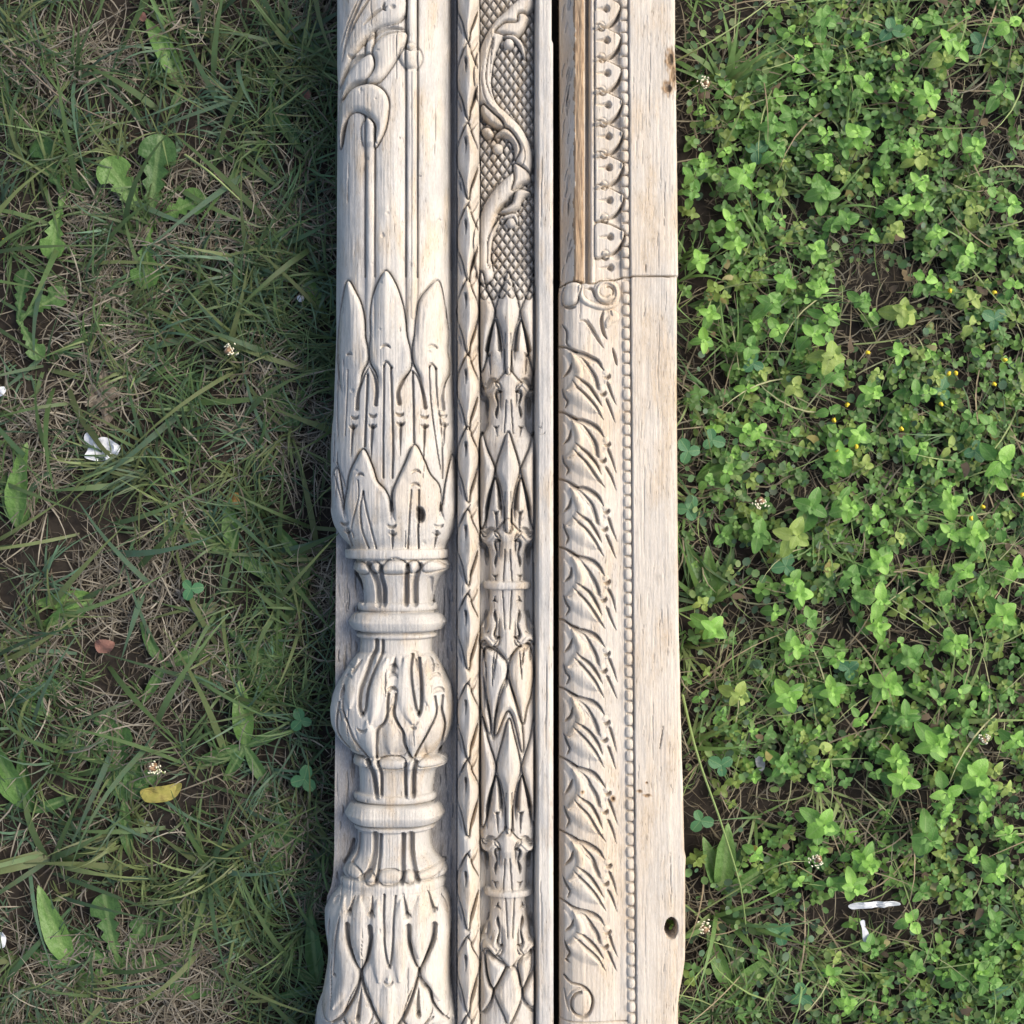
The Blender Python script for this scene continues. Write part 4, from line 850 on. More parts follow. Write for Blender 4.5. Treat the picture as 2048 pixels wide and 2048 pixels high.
stuff('short_grass', 'thin green grass blades growing through the thatch left of the wood', 'grass', green(6200, -160, 730, 31, greens_l, .30, .60), M_grass)
stuff('short_grass', 'thin green grass blades growing between herbs right of the wood', 'grass', green(2600, 1300, 2210, 32, greens_r, .35, .7), M_grass)
x, y = scatter(230, -160, 700, dens=patch(36, 1 / 220., .25, .6)); n = len(x)
stuff('long_grass', 'long broad grass blades arching over the thatch left of the wood', 'grass', blades(n, x, y, rng.uniform(.06, .14, n), rng.uniform(.003, .0058, n), rng.uniform(.3, .9, n), rng.uniform(.12, .26, n), pick(greens_l, n), 6, None, np.zeros(n), .2), M_grass)
for nm, x0, x1 in (('left of', -160, 730), ('right of', 1290, 2210)):
    n = 9000; x, y = scatter(n, x0, x1); n = len(x)
    stuff('litter', 'dark crumbs of dead stems and roots on the soil %s the wood' % nm, 'litter', blades(n, x, y, rng.uniform(.004, .014, n), rng.uniform(.0005, .0014, n), rng.uniform(-.1, .4, n), rng.uniform(-.2, .3, n), pick([(.07, .055, .042), (.035, .028, .022), (.11, .09, .068), (.05, .04, .033)], n, .3), 2, None, rng.uniform(0, .003, n), 1.0), M_dry)
# darker fine grass in the shade beside the wood
x, y = scatter(1500, 480, 700, dens=patch(35, 1 / 200., .3, .6)); n = len(x)
stuff('fine_grass', 'fine dark grass hugging the left edge of the post', 'grass', blades(n, x, y, rng.uniform(.02, .06, n), rng.uniform(.0008, .0016, n), rng.uniform(.3, 1.1, n), rng.uniform(.1, .3, n), pick(greens_l, n), 5), M_grass)

# ------------------------------------------------------------------ leaf meshes (unit length along +Y)
def leaf_mesh(name, mat, wfun, nl=7, na=5, fold=.25, droop=.35, wave=.0, seed=1):
    r = np.random.default_rng(seed); V = []
    for i in range(nl):
        t = 1 - (1 - i / (nl - 1)) ** 1.5; w_ = wfun(t)
        for j in range(na):
            s_ = j / (na - 1) * 2 - 1
            V.append((s_ * w_, t, fold * abs(s_) * w_ - droop * t * t + wave * math.sin(9 * t + 2 * s_) * abs(s_) + .01 * r.standard_normal() * (abs(s_) > .2)))
    idx = np.arange(nl * na).reshape(nl, na)
    Q = np.stack([idx[:-1, :-1], idx[:-1, 1:], idx[1:, 1:], idx[1:, :-1]], -1).reshape(-1, 4)
    return np_mesh(name, np.array(V), Q, mat)
ov = lambda wmax, pw=.8, tip=.55: (lambda t: wmax * (max(math.sin(math.pi * min(t ** pw, 1)), 0) ** tip) * (1 - .15 * t) + (.03 if t < .05 else .0))
def dand(t):
    env = .05 + .17 * min(1, (t / .75)) ** 1.3 if t < .8 else .22 * math.sqrt(max(0, 1 - ((t - .8) / .2) ** 2))
    lob = .34 + .66 * ((t * 6.2) % 1) if .12 < t < .72 else 1
    return env * lob
L_spr = [[leaf_mesh('leaf', m, ov(.36 + .05 * v, .85, .6), 7, 5, .28, .22 + .16 * v, .02, v) for v in range(2)] for m in M_spr]
L_small = [leaf_mesh('leaf', m, ov(.40, .9, .6), 5, 4, .25, .1) for m in M_spr]
L_plan = [leaf_mesh('leaf', m, ov(.13 + .03 * k, .9, .7), 10, 5, .35, .30, .02, k) for k, m in enumerate((M_broad, M_broad2, M_broad))]
L_dand = [leaf_mesh('leaf', m, dand, 24, 5, .22, .22, .02, k) for k, m in enumerate((M_broad, M_broad2))]
L_clov = leaf_mesh('leaflet', M_clover, lambda t: .46 * math.sin(math.pi * min(1, t * .93 + .02)) ** .7 + .04 * (t > .9), 6, 5, .2, .1)

def tube_mesh(name, pts, rad, mat, k=5):
    pts = [Vector(p) for p in pts]; V = []; n = len(pts)
    for i, p in enumerate(pts):
        t = (pts[min(i + 1, n - 1)] - pts[max(i - 1, 0)]).normalized(); a = t.orthogonal().normalized(); b = t.cross(a)
        r = rad * (1 - .5 * i / max(1, n - 1))
        for j in range(k):
            an = 2 * math.pi * j / k; V.append(p + a * (r * math.cos(an)) + b * (r * math.sin(an)))
    Q = [(i * k + j, i * k + (j + 1) % k, (i + 1) * k + (j + 1) % k, (i + 1) * k + j) for i in range(n - 1) for j in range(k)]
    return np_mesh(name, np.array(V), np.array(Q), mat)
STEMS = [tube_mesh('stem', [(0, 0, 0), (.05, .02, .35), (.04, .08, .7), (.1, .12, 1.0)], .03, M_stem),
         tube_mesh('stem', [(0, 0, 0), (-.06, .05, .3), (-.10, .02, .65), (-.06, -.08, 1.0)], .03, M_stem)]
STIP = [(.1, .12), (-.06, -.08)]

def put_leaf(parent, me, loc, az, pitch, length, width=1.0, roll=0.0):
    o = bpy.data.objects.new('leaf' if me is not L_clov else 'leaflet', me); col.objects.link(o); o.parent = parent
    o.location = loc; o.rotation_mode = 'XYZ'; o.rotation_euler = (pitch, roll, az); o.scale = (length * width, length, length)
    return o
def sprig(px, py, size, h, mi, label, group, pairs=3):
    x, y = gp(px, py, h)
    rt = empty('herb_sprig', (x, y, gz(np.array(x), np.array(y)).item()), random.uniform(0, 6.28))
    tag(rt, label, 'herb', group)
    si = random.randrange(2); st = bpy.data.objects.new('stem', STEMS[si]); col.objects.link(st); st.parent = rt; st.scale = (h * .5, h * .5, h)
    tx, ty = STIP[si][0] * h * .5, STIP[si][1] * h * .5
    base_az = random.uniform(0, 3.14)
    for k in range(pairs):
        t = (k + 1) / pairs; zz = h * (.35 + .65 * t); ln = size * (1.0 - .17 * k) * random.uniform(.85, 1.15)
        if k == pairs - 1: ln = size * .40
        for s_ in (0, 1):
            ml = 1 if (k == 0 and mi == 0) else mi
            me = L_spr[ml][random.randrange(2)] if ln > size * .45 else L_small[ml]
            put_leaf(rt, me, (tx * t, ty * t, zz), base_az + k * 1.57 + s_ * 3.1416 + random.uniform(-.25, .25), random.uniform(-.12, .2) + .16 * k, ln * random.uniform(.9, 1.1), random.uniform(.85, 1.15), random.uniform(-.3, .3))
    if pairs > 2:
        for s_ in range(2): put_leaf(rt, L_small[mi], (tx, ty, h), base_az + .8 + s_ * 3.14, .7, size * .26, 1)
    return rt

main = []
for ox, oy, L in ((1340, 0, [(860, 60), (860, 300), (700, 330), (1090, 430), (1250, 470), (1600, 260), (1430, 500), (580, 650), (860, 700), (590, 790), (410, 950), (130, 940), (130, 1050), (320, 1190), (370, 1320), (170, 1400), (860, 850), (1060, 720), (1340, 770), (1230, 800), (1380, 950), (1300, 1090), (850, 1030), (960, 1190), (1500, 1250), (820, 1360), (560, 1640), (250, 1690), (660, 1500), (820, 1560), (1060, 1620), (1400, 1520), (1640, 1370), (880, 1700), (1290, 1700), (780, 1820), (1870, 100), (1540, 180), (1830, 480), (1720, 780), (1900, 1100), (590, 1790)]),
    (1340, 680, [(430, 40), (890, 80), (690, 250), (900, 180), (1110, 280), (1270, 60), (1060, 500), (990, 930), (480, 1060), (680, 1080), (1150, 1200), (740, 1400), (250, 1580), (1150, 1560), (680, 1690), (960, 620), (1560, 900), (1540, 1050), (1690, 1040), (1640, 1260), (1440, 1310), (1600, 1680), (1830, 640), (1900, 1240), (1350, 1740), (780, 920), (1830, 1500), (1150, 1420)]),
    (1340, 1360, [(1190, 30), (650, 100), (1300, 200), (620, 470), (370, 90), (1250, 440), (1300, 580), (1530, 620), (1540, 730), (1690, 520), (1740, 600), (1470, 380), (860, 830), (1080, 1000), (1900, 350), (1670, 970), (1810, 1090), (1340, 1350), (1130, 1500), (900, 1620), (980, 1780), (1370, 1600), (1700, 1620), (1780, 1700), (1000, 1140), (1640, 1230), (1450, 880), (1850, 850), (900, 60)])):
    main += [(ox + a / 2.729, oy + b / 2.729) for a, b in L]
big = {len(main) - i for i in ()}
LEVELS = ['the top picture edge', 'the second scallop', 'the chipped knot', 'the lowest scallops', 'the board joint', 'the top carved scroll', 'the first carved lobe', 'the second carved lobe', 'the third carved lobe', 'the fourth carved lobe', 'the fifth carved lobe', 'the sixth carved lobe', 'the seventh carved lobe', 'the raw edge chip', 'the nail hole', 'the bottom volute', 'the bottom picture edge']
ORD = ['nearest', 'second', 'third', 'fourth', 'fifth', 'sixth', 'seventh', 'eighth', 'ninth', 'tenth', 'eleventh', 'twelfth', 'thirteenth', 'fourteenth', 'fifteenth', 'sixteenth', 'seventeenth', 'eighteenth', 'nineteenth', 'twentieth', 'twenty-first', 'twenty-second']
def level(y): return min(max(int(y // 128), 0), 15)
def place_labels(lst, what):
    """ordinal from the board within each level band"""
    out = {}
    for lv in range(16):
        row = sorted([p for p in lst if level(p[1]) == lv])
        for k, p in enumerate(row):
            o_ = ORD[min(k, 21)]; out[p] = '%s %s %s the board, level with %s' % (o_, what, 'to' if k == 0 else 'from', LEVELS[lv])
    return out
G1 = 'large leafy sprigs of the herb patch'
lab = place_labels(main, 'tall leafy herb sprig')
for k, (a, b) in enumerate(main):
    bigger = 1.2 if (b > 900 and b < 1600) else 1.0
    sprig(a, b, random.choice((.0105, .012, .0135, .0155)) * random.uniform(.9, 1.1) * bigger, random.uniform(.028, .060), random.choices((0, 1, 2), (.62, .28, .1))[0], lab[(a, b)], G1, random.choice((3, 4, 4, 5)))
G2 = 'small sprigs filling the herb patch'
pts = list(main); small = []; tries = 0
def herb_ok(a, b, dmin):
    dn = float(vnoise(np.array(a / 120), np.array(b / 120), 41))
    if random.random() > .03 + 1.3 * float(sstep(.24, .58, np.array(dn))) * (0.30 + .70 * (a > 1460)): return False
    return min((a - p[0]) ** 2 + (b - p[1]) ** 2 for p in pts) >= dmin ** 2
while len(small) < 195 and tries < 12000:
    tries += 1; a = random.uniform(1375, 2090); b = random.uniform(2, 2046)
    if herb_ok(a, b, 29): pts.append((a, b)); small.append((a, b))
lab = place_labels(small, 'low small herb sprig')
for a, b in small:
    sprig(a, b, random.uniform(.0075, .0125), random.uniform(.014, .042), random.choices((0, 1, 2), (.45, .42, .13))[0], lab[(a, b)], G2, random.choice((2, 3, 3)))
# the rest of the patch, smallest shoots, as one mass
def leaf_mass(n):
    Vs = []; Fs = []; Cs = []; off = 0; nl, na = 6, 3
    tt = 1 - (1 - np.arange(nl) / (nl - 1)) ** 1.5; wf = ov(.38, .85, .6); ww = np.array([wf(t) for t in tt])
    base = np.stack([(np.linspace(-1, 1, na)[None, :] * ww[:, None]), np.repeat(tt[:, None], na, 1), .25 * np.abs(np.linspace(-1, 1, na))[None, :] * ww[:, None] - .25 * tt[:, None] ** 2], -1).reshape(-1, 3)
    idx = np.arange(nl * na).reshape(nl, na); q = np.stack([idx[:-1, :-1], idx[:-1, 1:], idx[1:, 1:], idx[1:, :-1]], -1).reshape(-1, 4)
    c = 0; tries = 0
    while c < n and tries < 30000:
        tries += 1; a = random.uniform(1372, 2190); b = random.uniform(-140, 2190)
        inb = a < 2090 and -40 < b < 2090
        if not herb_ok(a, b, 8 if inb else 24): continue
        pts.append((a, b)); c += 1; h = random.uniform(.008, .026); x, y = gp(a, b, h); sz = random.uniform(.006, .0105) * (1 if inb else 1.5)
        cc = pick([(.10, .23, .042), (.145, .30, .055), (.07, .17, .042), (.20, .30, .06), (.12, .27, .07)], 1)[0]; az0 = random.uniform(0, 6.28)
        for k in range(random.choice((2, 3, 3))):
            for s_ in (0, 1):
                az = az0 + k * 1.57 + s_ * 3.14 + random.uniform(-.3, .3); M_ = Matrix.Rotation(az, 3, 'Z') @ Matrix.Rotation(random.uniform(-.1, .25) + .15 * k, 3, 'X') @ Matrix.Rotation(random.uniform(-.3, .3), 3, 'Y')
                Vs.append((base * sz * (1 - .25 * k)) @ np.array(M_).T + np.array([x, y, h * (.4 + .3 * k)])); Fs.append(q + off); Cs.append(np.repeat(cc[None, :], len(base), 0)); off += len(base)
    return np.concatenate(Vs), np.concatenate(Fs), np.concatenate(Cs)
stuff('herb_shoots', 'mass of tiny young herb shoots under the taller sprigs', 'herb', leaf_mass(1900), M_grass)

# creeping ground cover of tiny round leaves
def discs(n, dens, r0, r1, cs, zmax):
    x, y = scatter(n, 1370, 2200, dens=dens); n = len(x); k = 7
    f = S * (DIST + ZREF) / DIST; X_ = (x - 1024) * f; Y_ = (1024 - y) * f; z = gz(X_, Y_) + rng.uniform(.002, zmax, n)
    rd = rng.uniform(r0, r1, n); tilt = rng.normal(0, .35, (n, 2)); az = rng.random(n) * 6.28; asp = rng.uniform(.65, 1, n); V = [np.stack([X_, Y_, z], -1)]
    for j in range(k):
        an = 2 * math.pi * j / k; ux_ = np.cos(an) * rd; uy_ = np.sin(an) * rd * asp
        dx_ = ux_ * np.cos(az) - uy_ * np.sin(az); dy_ = ux_ * np.sin(az) + uy_ * np.cos(az)
        V.append(np.stack([X_ + dx_, Y_ + dy_, z + dx_ * tilt[:, 0] + dy_ * tilt[:, 1] + .12 * rd], -1))
    V = np.stack(V, 1).reshape(-1, 3); b_ = np.arange(n) * (k + 1)
    T_ = np.concatenate([np.stack([b_, b_ + 1 + j, b_ + 1 + (j + 1) % k], -1) for j in range(k)])
    return V, T_, np.repeat(pick(cs, n, .2), k + 1, 0)
stuff('ground_cover', 'low creeping plants with tiny round leaves under the herb sprigs', 'ground cover', discs(2600, patch(51, 1 / 170., .30, .62), .0018, .0042, [(.10, .20, .06), (.07, .16, .06), (.15, .24, .07), (.06, .13, .07)], .022), M_grass)

sprig(1338, 1848, .0075, .060, 0, 'herb shoot poking up inside the nail hole of the board', 'herb shoots by the nail hole', 3)
n = 420; x, y = scatter(n, 1390, 2200, dens=patch(61, 1 / 150., .3, .6)); n = len(x)
stuff('herb_stems', 'thin pale stems trailing between the herb sprigs', 'stem', blades(n, x, y, rng.uniform(.03, .09, n), rng.uniform(.0008, .0015, n), rng.uniform(.1, .6, n), rng.uniform(.0, .14, n), pick([(.26, .33, .13), (.33, .34, .18), (.19, .27, .09), (.30, .24, .15)], n), 5, None, np.full(n, .008), .4), M_dry)
n = 130; x, y = scatter(n, 1390, 2200, dens=patch(62, 1 / 130., .3, .6)); n = len(x)
stuff('withered_leaves', 'small withered yellow and brown leaves among the herbs', 'leaf', blades(n, x, y, rng.uniform(.006, .013, n), rng.uniform(.004, .007, n), rng.uniform(-.2, .5, n), rng.uniform(-.2, .3, n), pick([(.22, .20, .065), (.15, .11, .06), (.24, .22, .10), (.11, .08, .055)], n, .25), 5, None, rng.uniform(.008, .022, n), .5), M_dry)
# ------------------------------------------------------------------ grass tufts, each a thing
def tuft(name, px, py, n, l0, l1, wd, cs, label, cat='grass tuft', az=None, spread=18, group=None):
    a = np.full(n, float(px)) + rng.normal(0, spread, n) * .5; b = np.full(n, float(py)) + rng.normal(0, spread, n) * .5
    azs = rng.random(n) * 6.28 if az is None else np.radians(rng.uniform(az[0], az[1], n))
    V, F_, C_ = blades(n, a, b, rng.uniform(l0, l1, n), rng.uniform(wd * .7, wd * 1.2, n), rng.uniform(.35, 1.0, n), rng.uniform(.10, .24, n), pick(cs, n), 7, azs, 0.0, .12)
    x, y = gp(px, py); rt = empty(name, (x, y, 0)); tag(rt, label, cat, group)
    m = 16; off = np.array([x, y, 0])
    for k in range(n):
        link('blade', np_mesh('blade', V[k * m:(k + 1) * m] - off, F_[F_[:, 0] // m == k] - k * m, M_grass, {'col': C_[k * m:(k + 1) * m]}), rt)
    return rt
gl = greens_l; gr_ = greens_r
for px, py, n, l0, l1, wd, cs, label, az in (
    (590, 90, 20, .05, .10, .0045, gl, 'dark broad bladed grass tuft at the top beside the post', None),
    (560, 1110, 12, .06, .12, .004, gl, 'grass tuft with arching blades left of the carved bulb', None),
    (440, 1210, 9, .06, .10, .0042, gl, 'sparse grass tuft left of the upper ring of the column', None),
    (420, 1735, 16, .07, .13, .0045, gl, 'large sprawling grass tuft left of the column foot', None),
    (95, 1720, 9, .07, .12, .006, gl, 'broad bladed grass tuft at the lower left edge', None),
    (90, 730, 8, .05, .09, .0035, gl, 'pale based grass tuft above the white scrap', None),
    (300, 900, 9, .06, .11, .003, gl, 'thin grass tuft right of the white scrap', None),
    (150, 150, 10, .07, .12, .003, gl, 'long thin grass tuft in the upper left corner', None),
    (500, 520, 9, .06, .11, .004, gl, 'grass tuft with long blades left of the fluted shaft', None),
    (200, 1990, 10, .05, .09, .003, gl, 'fine grass tuft at the bottom left', None),
    (560, 2000, 9, .04, .08, .003, gl, 'fine grass tuft beside the bottom of the post', None),
    (1450, 180, 16, .05, .09, .0055, gr_, 'broad bladed grass tuft at the top right of the board', (20, 170)),
    (1405, 1210, 14, .05, .09, .0045, gr_, 'narrow leaved plantain like tuft beside the board at mid height', (20, 200)),
    (1440, 1830, 15, .05, .10, .005, gr_, 'broad bladed tuft below the nail hole level beside the board', None),
    (1880, 1430, 9, .05, .09, .004, gr_, 'grass tuft inside the herb patch at the right', None),
    (1510, 1630, 9, .04, .07, .0025, gr_, 'thin dry edged grass tuft between herbs lower right', None),
    (1380, 1480, 8, .05, .09, .0035, gr_, 'grass tuft against the right edge of the lower board', (-40, 140)),
    (1740, 300, 5, .04, .06, .004, gr_, 'few short blades in the upper herb patch', None),
    (2020, 1060, 5, .04, .07, .004, gr_, 'few upright blades near the right picture edge', None)):
    tuft('grass_tuft', px, py, n, l0, l1, wd, cs, label, 'grass tuft', az)

# long arching single stalks
def stalk(name, P0, label, rad, mat, cat='stalk'):
    pts_ = spline([(*gp(a, b, z), z) for a, b, z in P0][:0] or [gp(a, b, z) for a, b, z in P0], 6); zz = np.interp(np.linspace(0, 1, len(pts_)), np.linspace(0, 1, len(P0)), [p[2] for p in P0])
    return tag(link(name, tube_mesh(name, [(p[0], p[1], z) for p, z in zip(pts_, zz)], rad, mat)), label, cat)
stalk('grass_stalk', [(1365, 1390, .03), (1395, 1510, .06), (1440, 1640, .06), (1480, 1770, .045), (1495, 1880, .01)], 'long pale green stalk curving down along the board edge', .0012, M_stem)
stalk('grass_stalk', [(1352, 122, .03), (1400, 95, .05), (1480, 45, .05), (1550, -5, .03)], 'thin green stalk crossing from the board to the top edge', .0009, M_stem)
stalk('grass_stalk', [(370, 310, .01), (420, 345, .03), (480, 400, .02)], 'green branching stalk under the dandelion leaves', .0014, M_stem)
stalk('grass_stalk', [(0, 80, .02), (60, 140, .03), (130, 200, .02), (240, 250, .01)], 'straw coloured stalk crossing the upper left corner', .0012, M_dleaf)
stalk('grass_stalk', [(1390, 1830, .01), (1490, 1770, .03), (1560, 1730, .05), (1625, 1722, .04)], 'thin stalk carrying a brown plantain head to the right', .0008, M_stem)

# ------------------------------------------------------------------ broad leaved plants
def rosette(name, px, py, leaves, label, cat):
    x, y = gp(px, py); rt = empty(name, (x, y, float(gz(np.array(x), np.array(y))))); tag(rt, label, cat)
    for me, ang, ln, pt in leaves:       # ang in photo: degrees, 0 = right, 90 = up
        put_leaf(rt, me, (0, 0, .004), R(ang - 90), pt, ln * S * 1.06, random.uniform(.9, 1.1), random.uniform(-.25, .25))
    return rt
d0, d1 = L_dand; p0, p1, p2 = L_plan
rosette('dandelion', 303, 452, [(d0, 82, 175, .35), (d1, 268, 128, .3), (d1, 25, 125, .25), (d1, 125, 150, .4), (d0, 200, 90, .1)], 'dandelion with jagged leaves in the upper left grass', 'dandelion')
rosette('dandelion', 132, 395, [(d1, 262, 130, .3), (d0, 110, 120, .3), (d0, 30, 70, .2)], 'small dandelion with drooping jagged leaf at the left', 'dandelion')
rosette('plantain', 366, 175, [(p1, 118, 150, .3), (p0, 150, 110, .2), (p0, 250, 80, .1)], 'broad bright plantain leaf bending in the upper left', 'plantain')
rosette('plantain', 40, 1055, [(p1, 82, 165, .35), (p0, 105, 120, .2), (p0, 60, 90, .2)], 'tall plantain leaf at the left edge', 'plantain')
rosette('plantain', 190, 1190, [(p1, 188, 120, .3), (p0, 215, 160, .25), (p1, 190, 90, .2)], 'plantain with rounded leaves at the left below the scrap', 'plantain')
rosette('plantain', 492, 1490, [(p1, 95, 130, .4), (p0, 200, 120, .2), (p0, 300, 110, .2), (p0, 240, 90, .2), (p0, 20, 90, .2)], 'plantain with one upright oval leaf left of the lower ring', 'plantain')
rosette('plantain', 145, 1930, [(p1, 112, 170, .35), (p0, 60, 90, .2), (p0, 160, 110, .2)], 'pale broad plantain leaf at the lower left', 'plantain')
rosette('plantain', 250, 1600, [(p0, 275, 120, .2), (p0, 70, 130, .2), (p0, 120, 120, .2), (d0, 95, 150, .2), (d0, 40, 90, .2)], 'dark leafy weed beside the cream flower head', 'weed')
rosette('plantain', 350, 1990, [(p0, 15, 110, .2), (p0, 75, 120, .2), (p0, 170, 90, .1)], 'low dark oval leaved weed at the bottom left', 'weed')
rosette('plantain', 620, 1130, [(p0, 130, 110, .3), (p0, 210, 90, .2), (p0, 250, 140, .25)], 'dark plantain under the left edge of the leaf cup', 'plantain')
rosette('plantain', 640, 1960, [(p0, 95, 150, .4), (p0, 200, 90, .2), (p0, 150, 80, .2)], 'plantain with dark upright leaf against the post base', 'plantain')
rosette('plantain', 650, 620, [(p1, 120, 90, .2), (p0, 160, 60, .2)], 'dark rounded leaf half under the fluted shaft', 'plantain')
rosette('plantain', 545, 205, [(p1, 85, 60, .3), (p0, 270, 90, .2), (p0, 300, 120, .2)], 'small yellow green leaf near the top of the post', 'plantain')
rosette('plantain', 70, 1620, [(p1, 118, 190, .3), (p0, 100, 130, .3), (p0, 20, 90, .2)], 'long broad plantain blade arching at the left edge', 'plantain')
rosette('plantain', 40, 1395, [(p1, 20, 110, .2), (p0, 60, 90, .2), (p0, 330, 80, .2)], 'small plantain at the left edge level with the bulb', 'plantain')
rosette('plantain', 590, 1690, [(p0, 110, 120, .3), (p0, 160, 110, .2), (p0, 220, 120, .2), (p0, 60, 80, .2)], 'dark plantain against the post beside the flared foot', 'plantain')
rosette('plantain', 560, 1340, [(p0, 140, 130, .3), (p0, 190, 110, .2), (p1, 90, 100, .3), (p0, 250, 90, .2)], 'dark plantain left of the neck above the bulb', 'plantain')
rosette('plantain', 470, 1110, [(p1, 95, 120, .3), (p0, 150, 130, .2), (p0, 330, 130, .2)], 'plantain with crossing narrow leaves left of the leaf cup', 'plantain')
rosette('dandelion', 240, 1930, [(d0, 100, 150, .3), (d0, 150, 120, .2), (d0, 60, 110, .2), (d0, 10, 110, .2), (d0, 200, 90, .2)], 'dark dandelion rosette at the bottom left', 'dandelion')
rosette('dandelion', 200, 1530, [(d0, 80, 110, .2), (d0, 140, 100, .2), (d0, 330, 110, .2)], 'dark dandelion left of the cream flower head', 'dandelion')
rosette('plantain', 330, 1330, [(p0, 120, 100, .2), (p0, 20, 120, .2), (p0, 240, 90, .2)], 'low narrow leaved weed in the middle of the left grass', 'weed')
rosette('plantain', 590, 860, [(p0, 120, 140, .3), (p0, 160, 100, .2), (p0, 80, 110, .3)], 'shaded narrow leaved plantain left of the first leaf tier', 'plantain')
rosette('dandelion', 40, 640, [(d0, 30, 110, .2), (d0, 80, 100, .2), (d0, 300, 90, .2)], 'faded dandelion at the left edge above the scraps', 'dandelion')
rosette('plantain', 1455, 1975, [(p1, 35, 120, .35), (p0, 70, 110, .2), (p1, 110, 120, .3), (p0, 320, 90, .2)], 'wide leaved plantain beside the bottom of the board', 'plantain')
rosette('plantain', 1440, 1780, [(p1, 88, 150, .6), (p1, 110, 120, .5), (p0, 60, 120, .4), (p1, 30, 120, .3)], 'upright plantain near the raw chip of the board edge', 'plantain')
rosette('plantain', 1450, 600, [(p0, 240, 100, .2), (p0, 190, 80, .1), (p0, 80, 70, .1)], 'dark flat leaf beside the board joint', 'plantain')
rosette('plantain', 1500, 200, [(p1, 50, 140, .35), (p1, 70, 130, .4), (p1, 110, 120, .4), (p0, 20, 100, .2), (p0, 150, 110, .2)], 'lance leaved plantain clump at the top beside the board', 'plantain')
rosette('plantain', 1390, 960, [(p1, 20, 130, .3), (p1, 40, 90, .3), (p0, 340, 90, .2)], 'long plantain leaf reaching out from under the board', 'plantain')
rosette('plantain', 1425, 1200, [(p1, 95, 110, .5), (p0, 115, 130, .4), (p0, 70, 110, .4), (p1, 85, 80, .5)], 'narrow leaved plantain at mid height beside the board', 'plantain')

# clover
G3 = 'clover leaves around the herb patch'
ORD2 = ['first'] + ORD[1:]
CLV = ((1425, 880), (1378, 1020), (1375, 905), (1505, 730), (1700, 1340), (1570, 1130), (1440, 1530), (1400, 1640), (1560, 1860), (1600, 1990), (1880, 780), (1950, 900), (1990, 640), (2000, 1980), (1780, 60), (1960, 84), (1510, 300), (600, 1440), (610, 1560), (380, 1180))
for a, b in CLV:
    x, y = gp(a, b, .02); rt = empty('clover', (x, y, float(gz(np.array(x), np.array(y)))), random.uniform(0, 6.28))
    near = a < 1000; k_c = sum(1 for p in CLV if (p[0] < 1000) == near and p[1] < b)
    tag(rt, '%s dark clover counted from the top in the grass left of the post' % ORD2[k_c] if near else '%s round leaved clover counted from the top in the patch right of the wood' % ORD2[k_c], 'clover', 'clover in the left grass' if near else G3)
    st = bpy.data.objects.new('stem', STEMS[0]); col.objects.link(st); st.parent = rt; st.scale = (.006, .006, .02)
    for k in range(3): put_leaf(rt, L_clov, (.0006, .0007, .02), k * 2.094 + random.uniform(-.1, .1), random.uniform(-.1, .2), random.uniform(.009, .0125))

# ------------------------------------------------------------------ small single things
def blob_mesh(name, mat, rx, ry, rz, nu=10, nv=7, bump=.15, seed=0):
    r = np.random.default_rng(seed); V = []
    for i in range(nv):
        ph = math.pi * i / (nv - 1)
        for j in range(nu):
            th = 2 * math.pi * j / nu; k = 1 + bump * (r.random() - .5) * 2 * (0 < i < nv - 1); V.append((rx * k * math.sin(ph) * math.cos(th), ry * k * math.sin(ph) * math.sin(th), rz * math.cos(ph)))
    Q = [(i * nu + j, i * nu + (j + 1) % nu, (i + 1) * nu + (j + 1) % nu, (i + 1) * nu + j) for i in range(nv - 1) for j in range(nu)]
    return np_mesh(name, np.array(V), np.array(Q), mat)
def flower_head(px, py, z, r_, label, seed):
    x, y = gp(px, py, z); rt = empty('plantain_flower', (x, y, float(gz(np.array(x), np.array(y))))); tag(rt, label, 'flower head')
    link('stalk', tube_mesh('stalk', [(.004, -.012, 0), (.002, -.005, z * .5), (0, 0, z)], .0008, M_stem), rt)
    h = link('head', blob_mesh('head', M_seed, r_ * .55, r_ * .5, r_ * .9, 16, 12, .5, seed), rt); h.location = (0, 0, z)
    r = random.Random(seed)
    an = blob_mesh('anther', M_anther, .0006, .0011, .0006, 6, 4, .3)
    for k in range(42):
        a = r.uniform(0, 6.28); q_ = abs(r.gauss(.75, .38)) * r_ * (.7 + .5 * math.sin(a + seed)); o = link('anther', an, rt)
        o.location = (q_ * math.cos(a), q_ * math.sin(a), z + r_ * r.uniform(.1, .8)); o.rotation_euler = (0, 0, a)
flower_head(457, 702, .03, .006, 'plantain flower head with white anthers in the grass left of the leaf tier', 1)
flower_head(305, 1535, .03, .0062, 'cream plantain flower head with a ring of anthers at lower left', 2)
flower_head(1520, 1002, .035, .0052, 'small brown and white plantain head beside the herb patch', 3)
flower_head(1637, 1720, .05, .0055, 'brown plantain head on a thin stalk between the herbs', 4)
flower_head(1412, 168, .05, .005, 'pale plantain head at the top near the board edge', 5)
flower_head(1410, 1860, .045, .005, 'cream plantain head beside the nail hole', 6)
flower_head(1962, 1478, .035, .0045, 'tiny pinkish plantain head at the far right', 7)

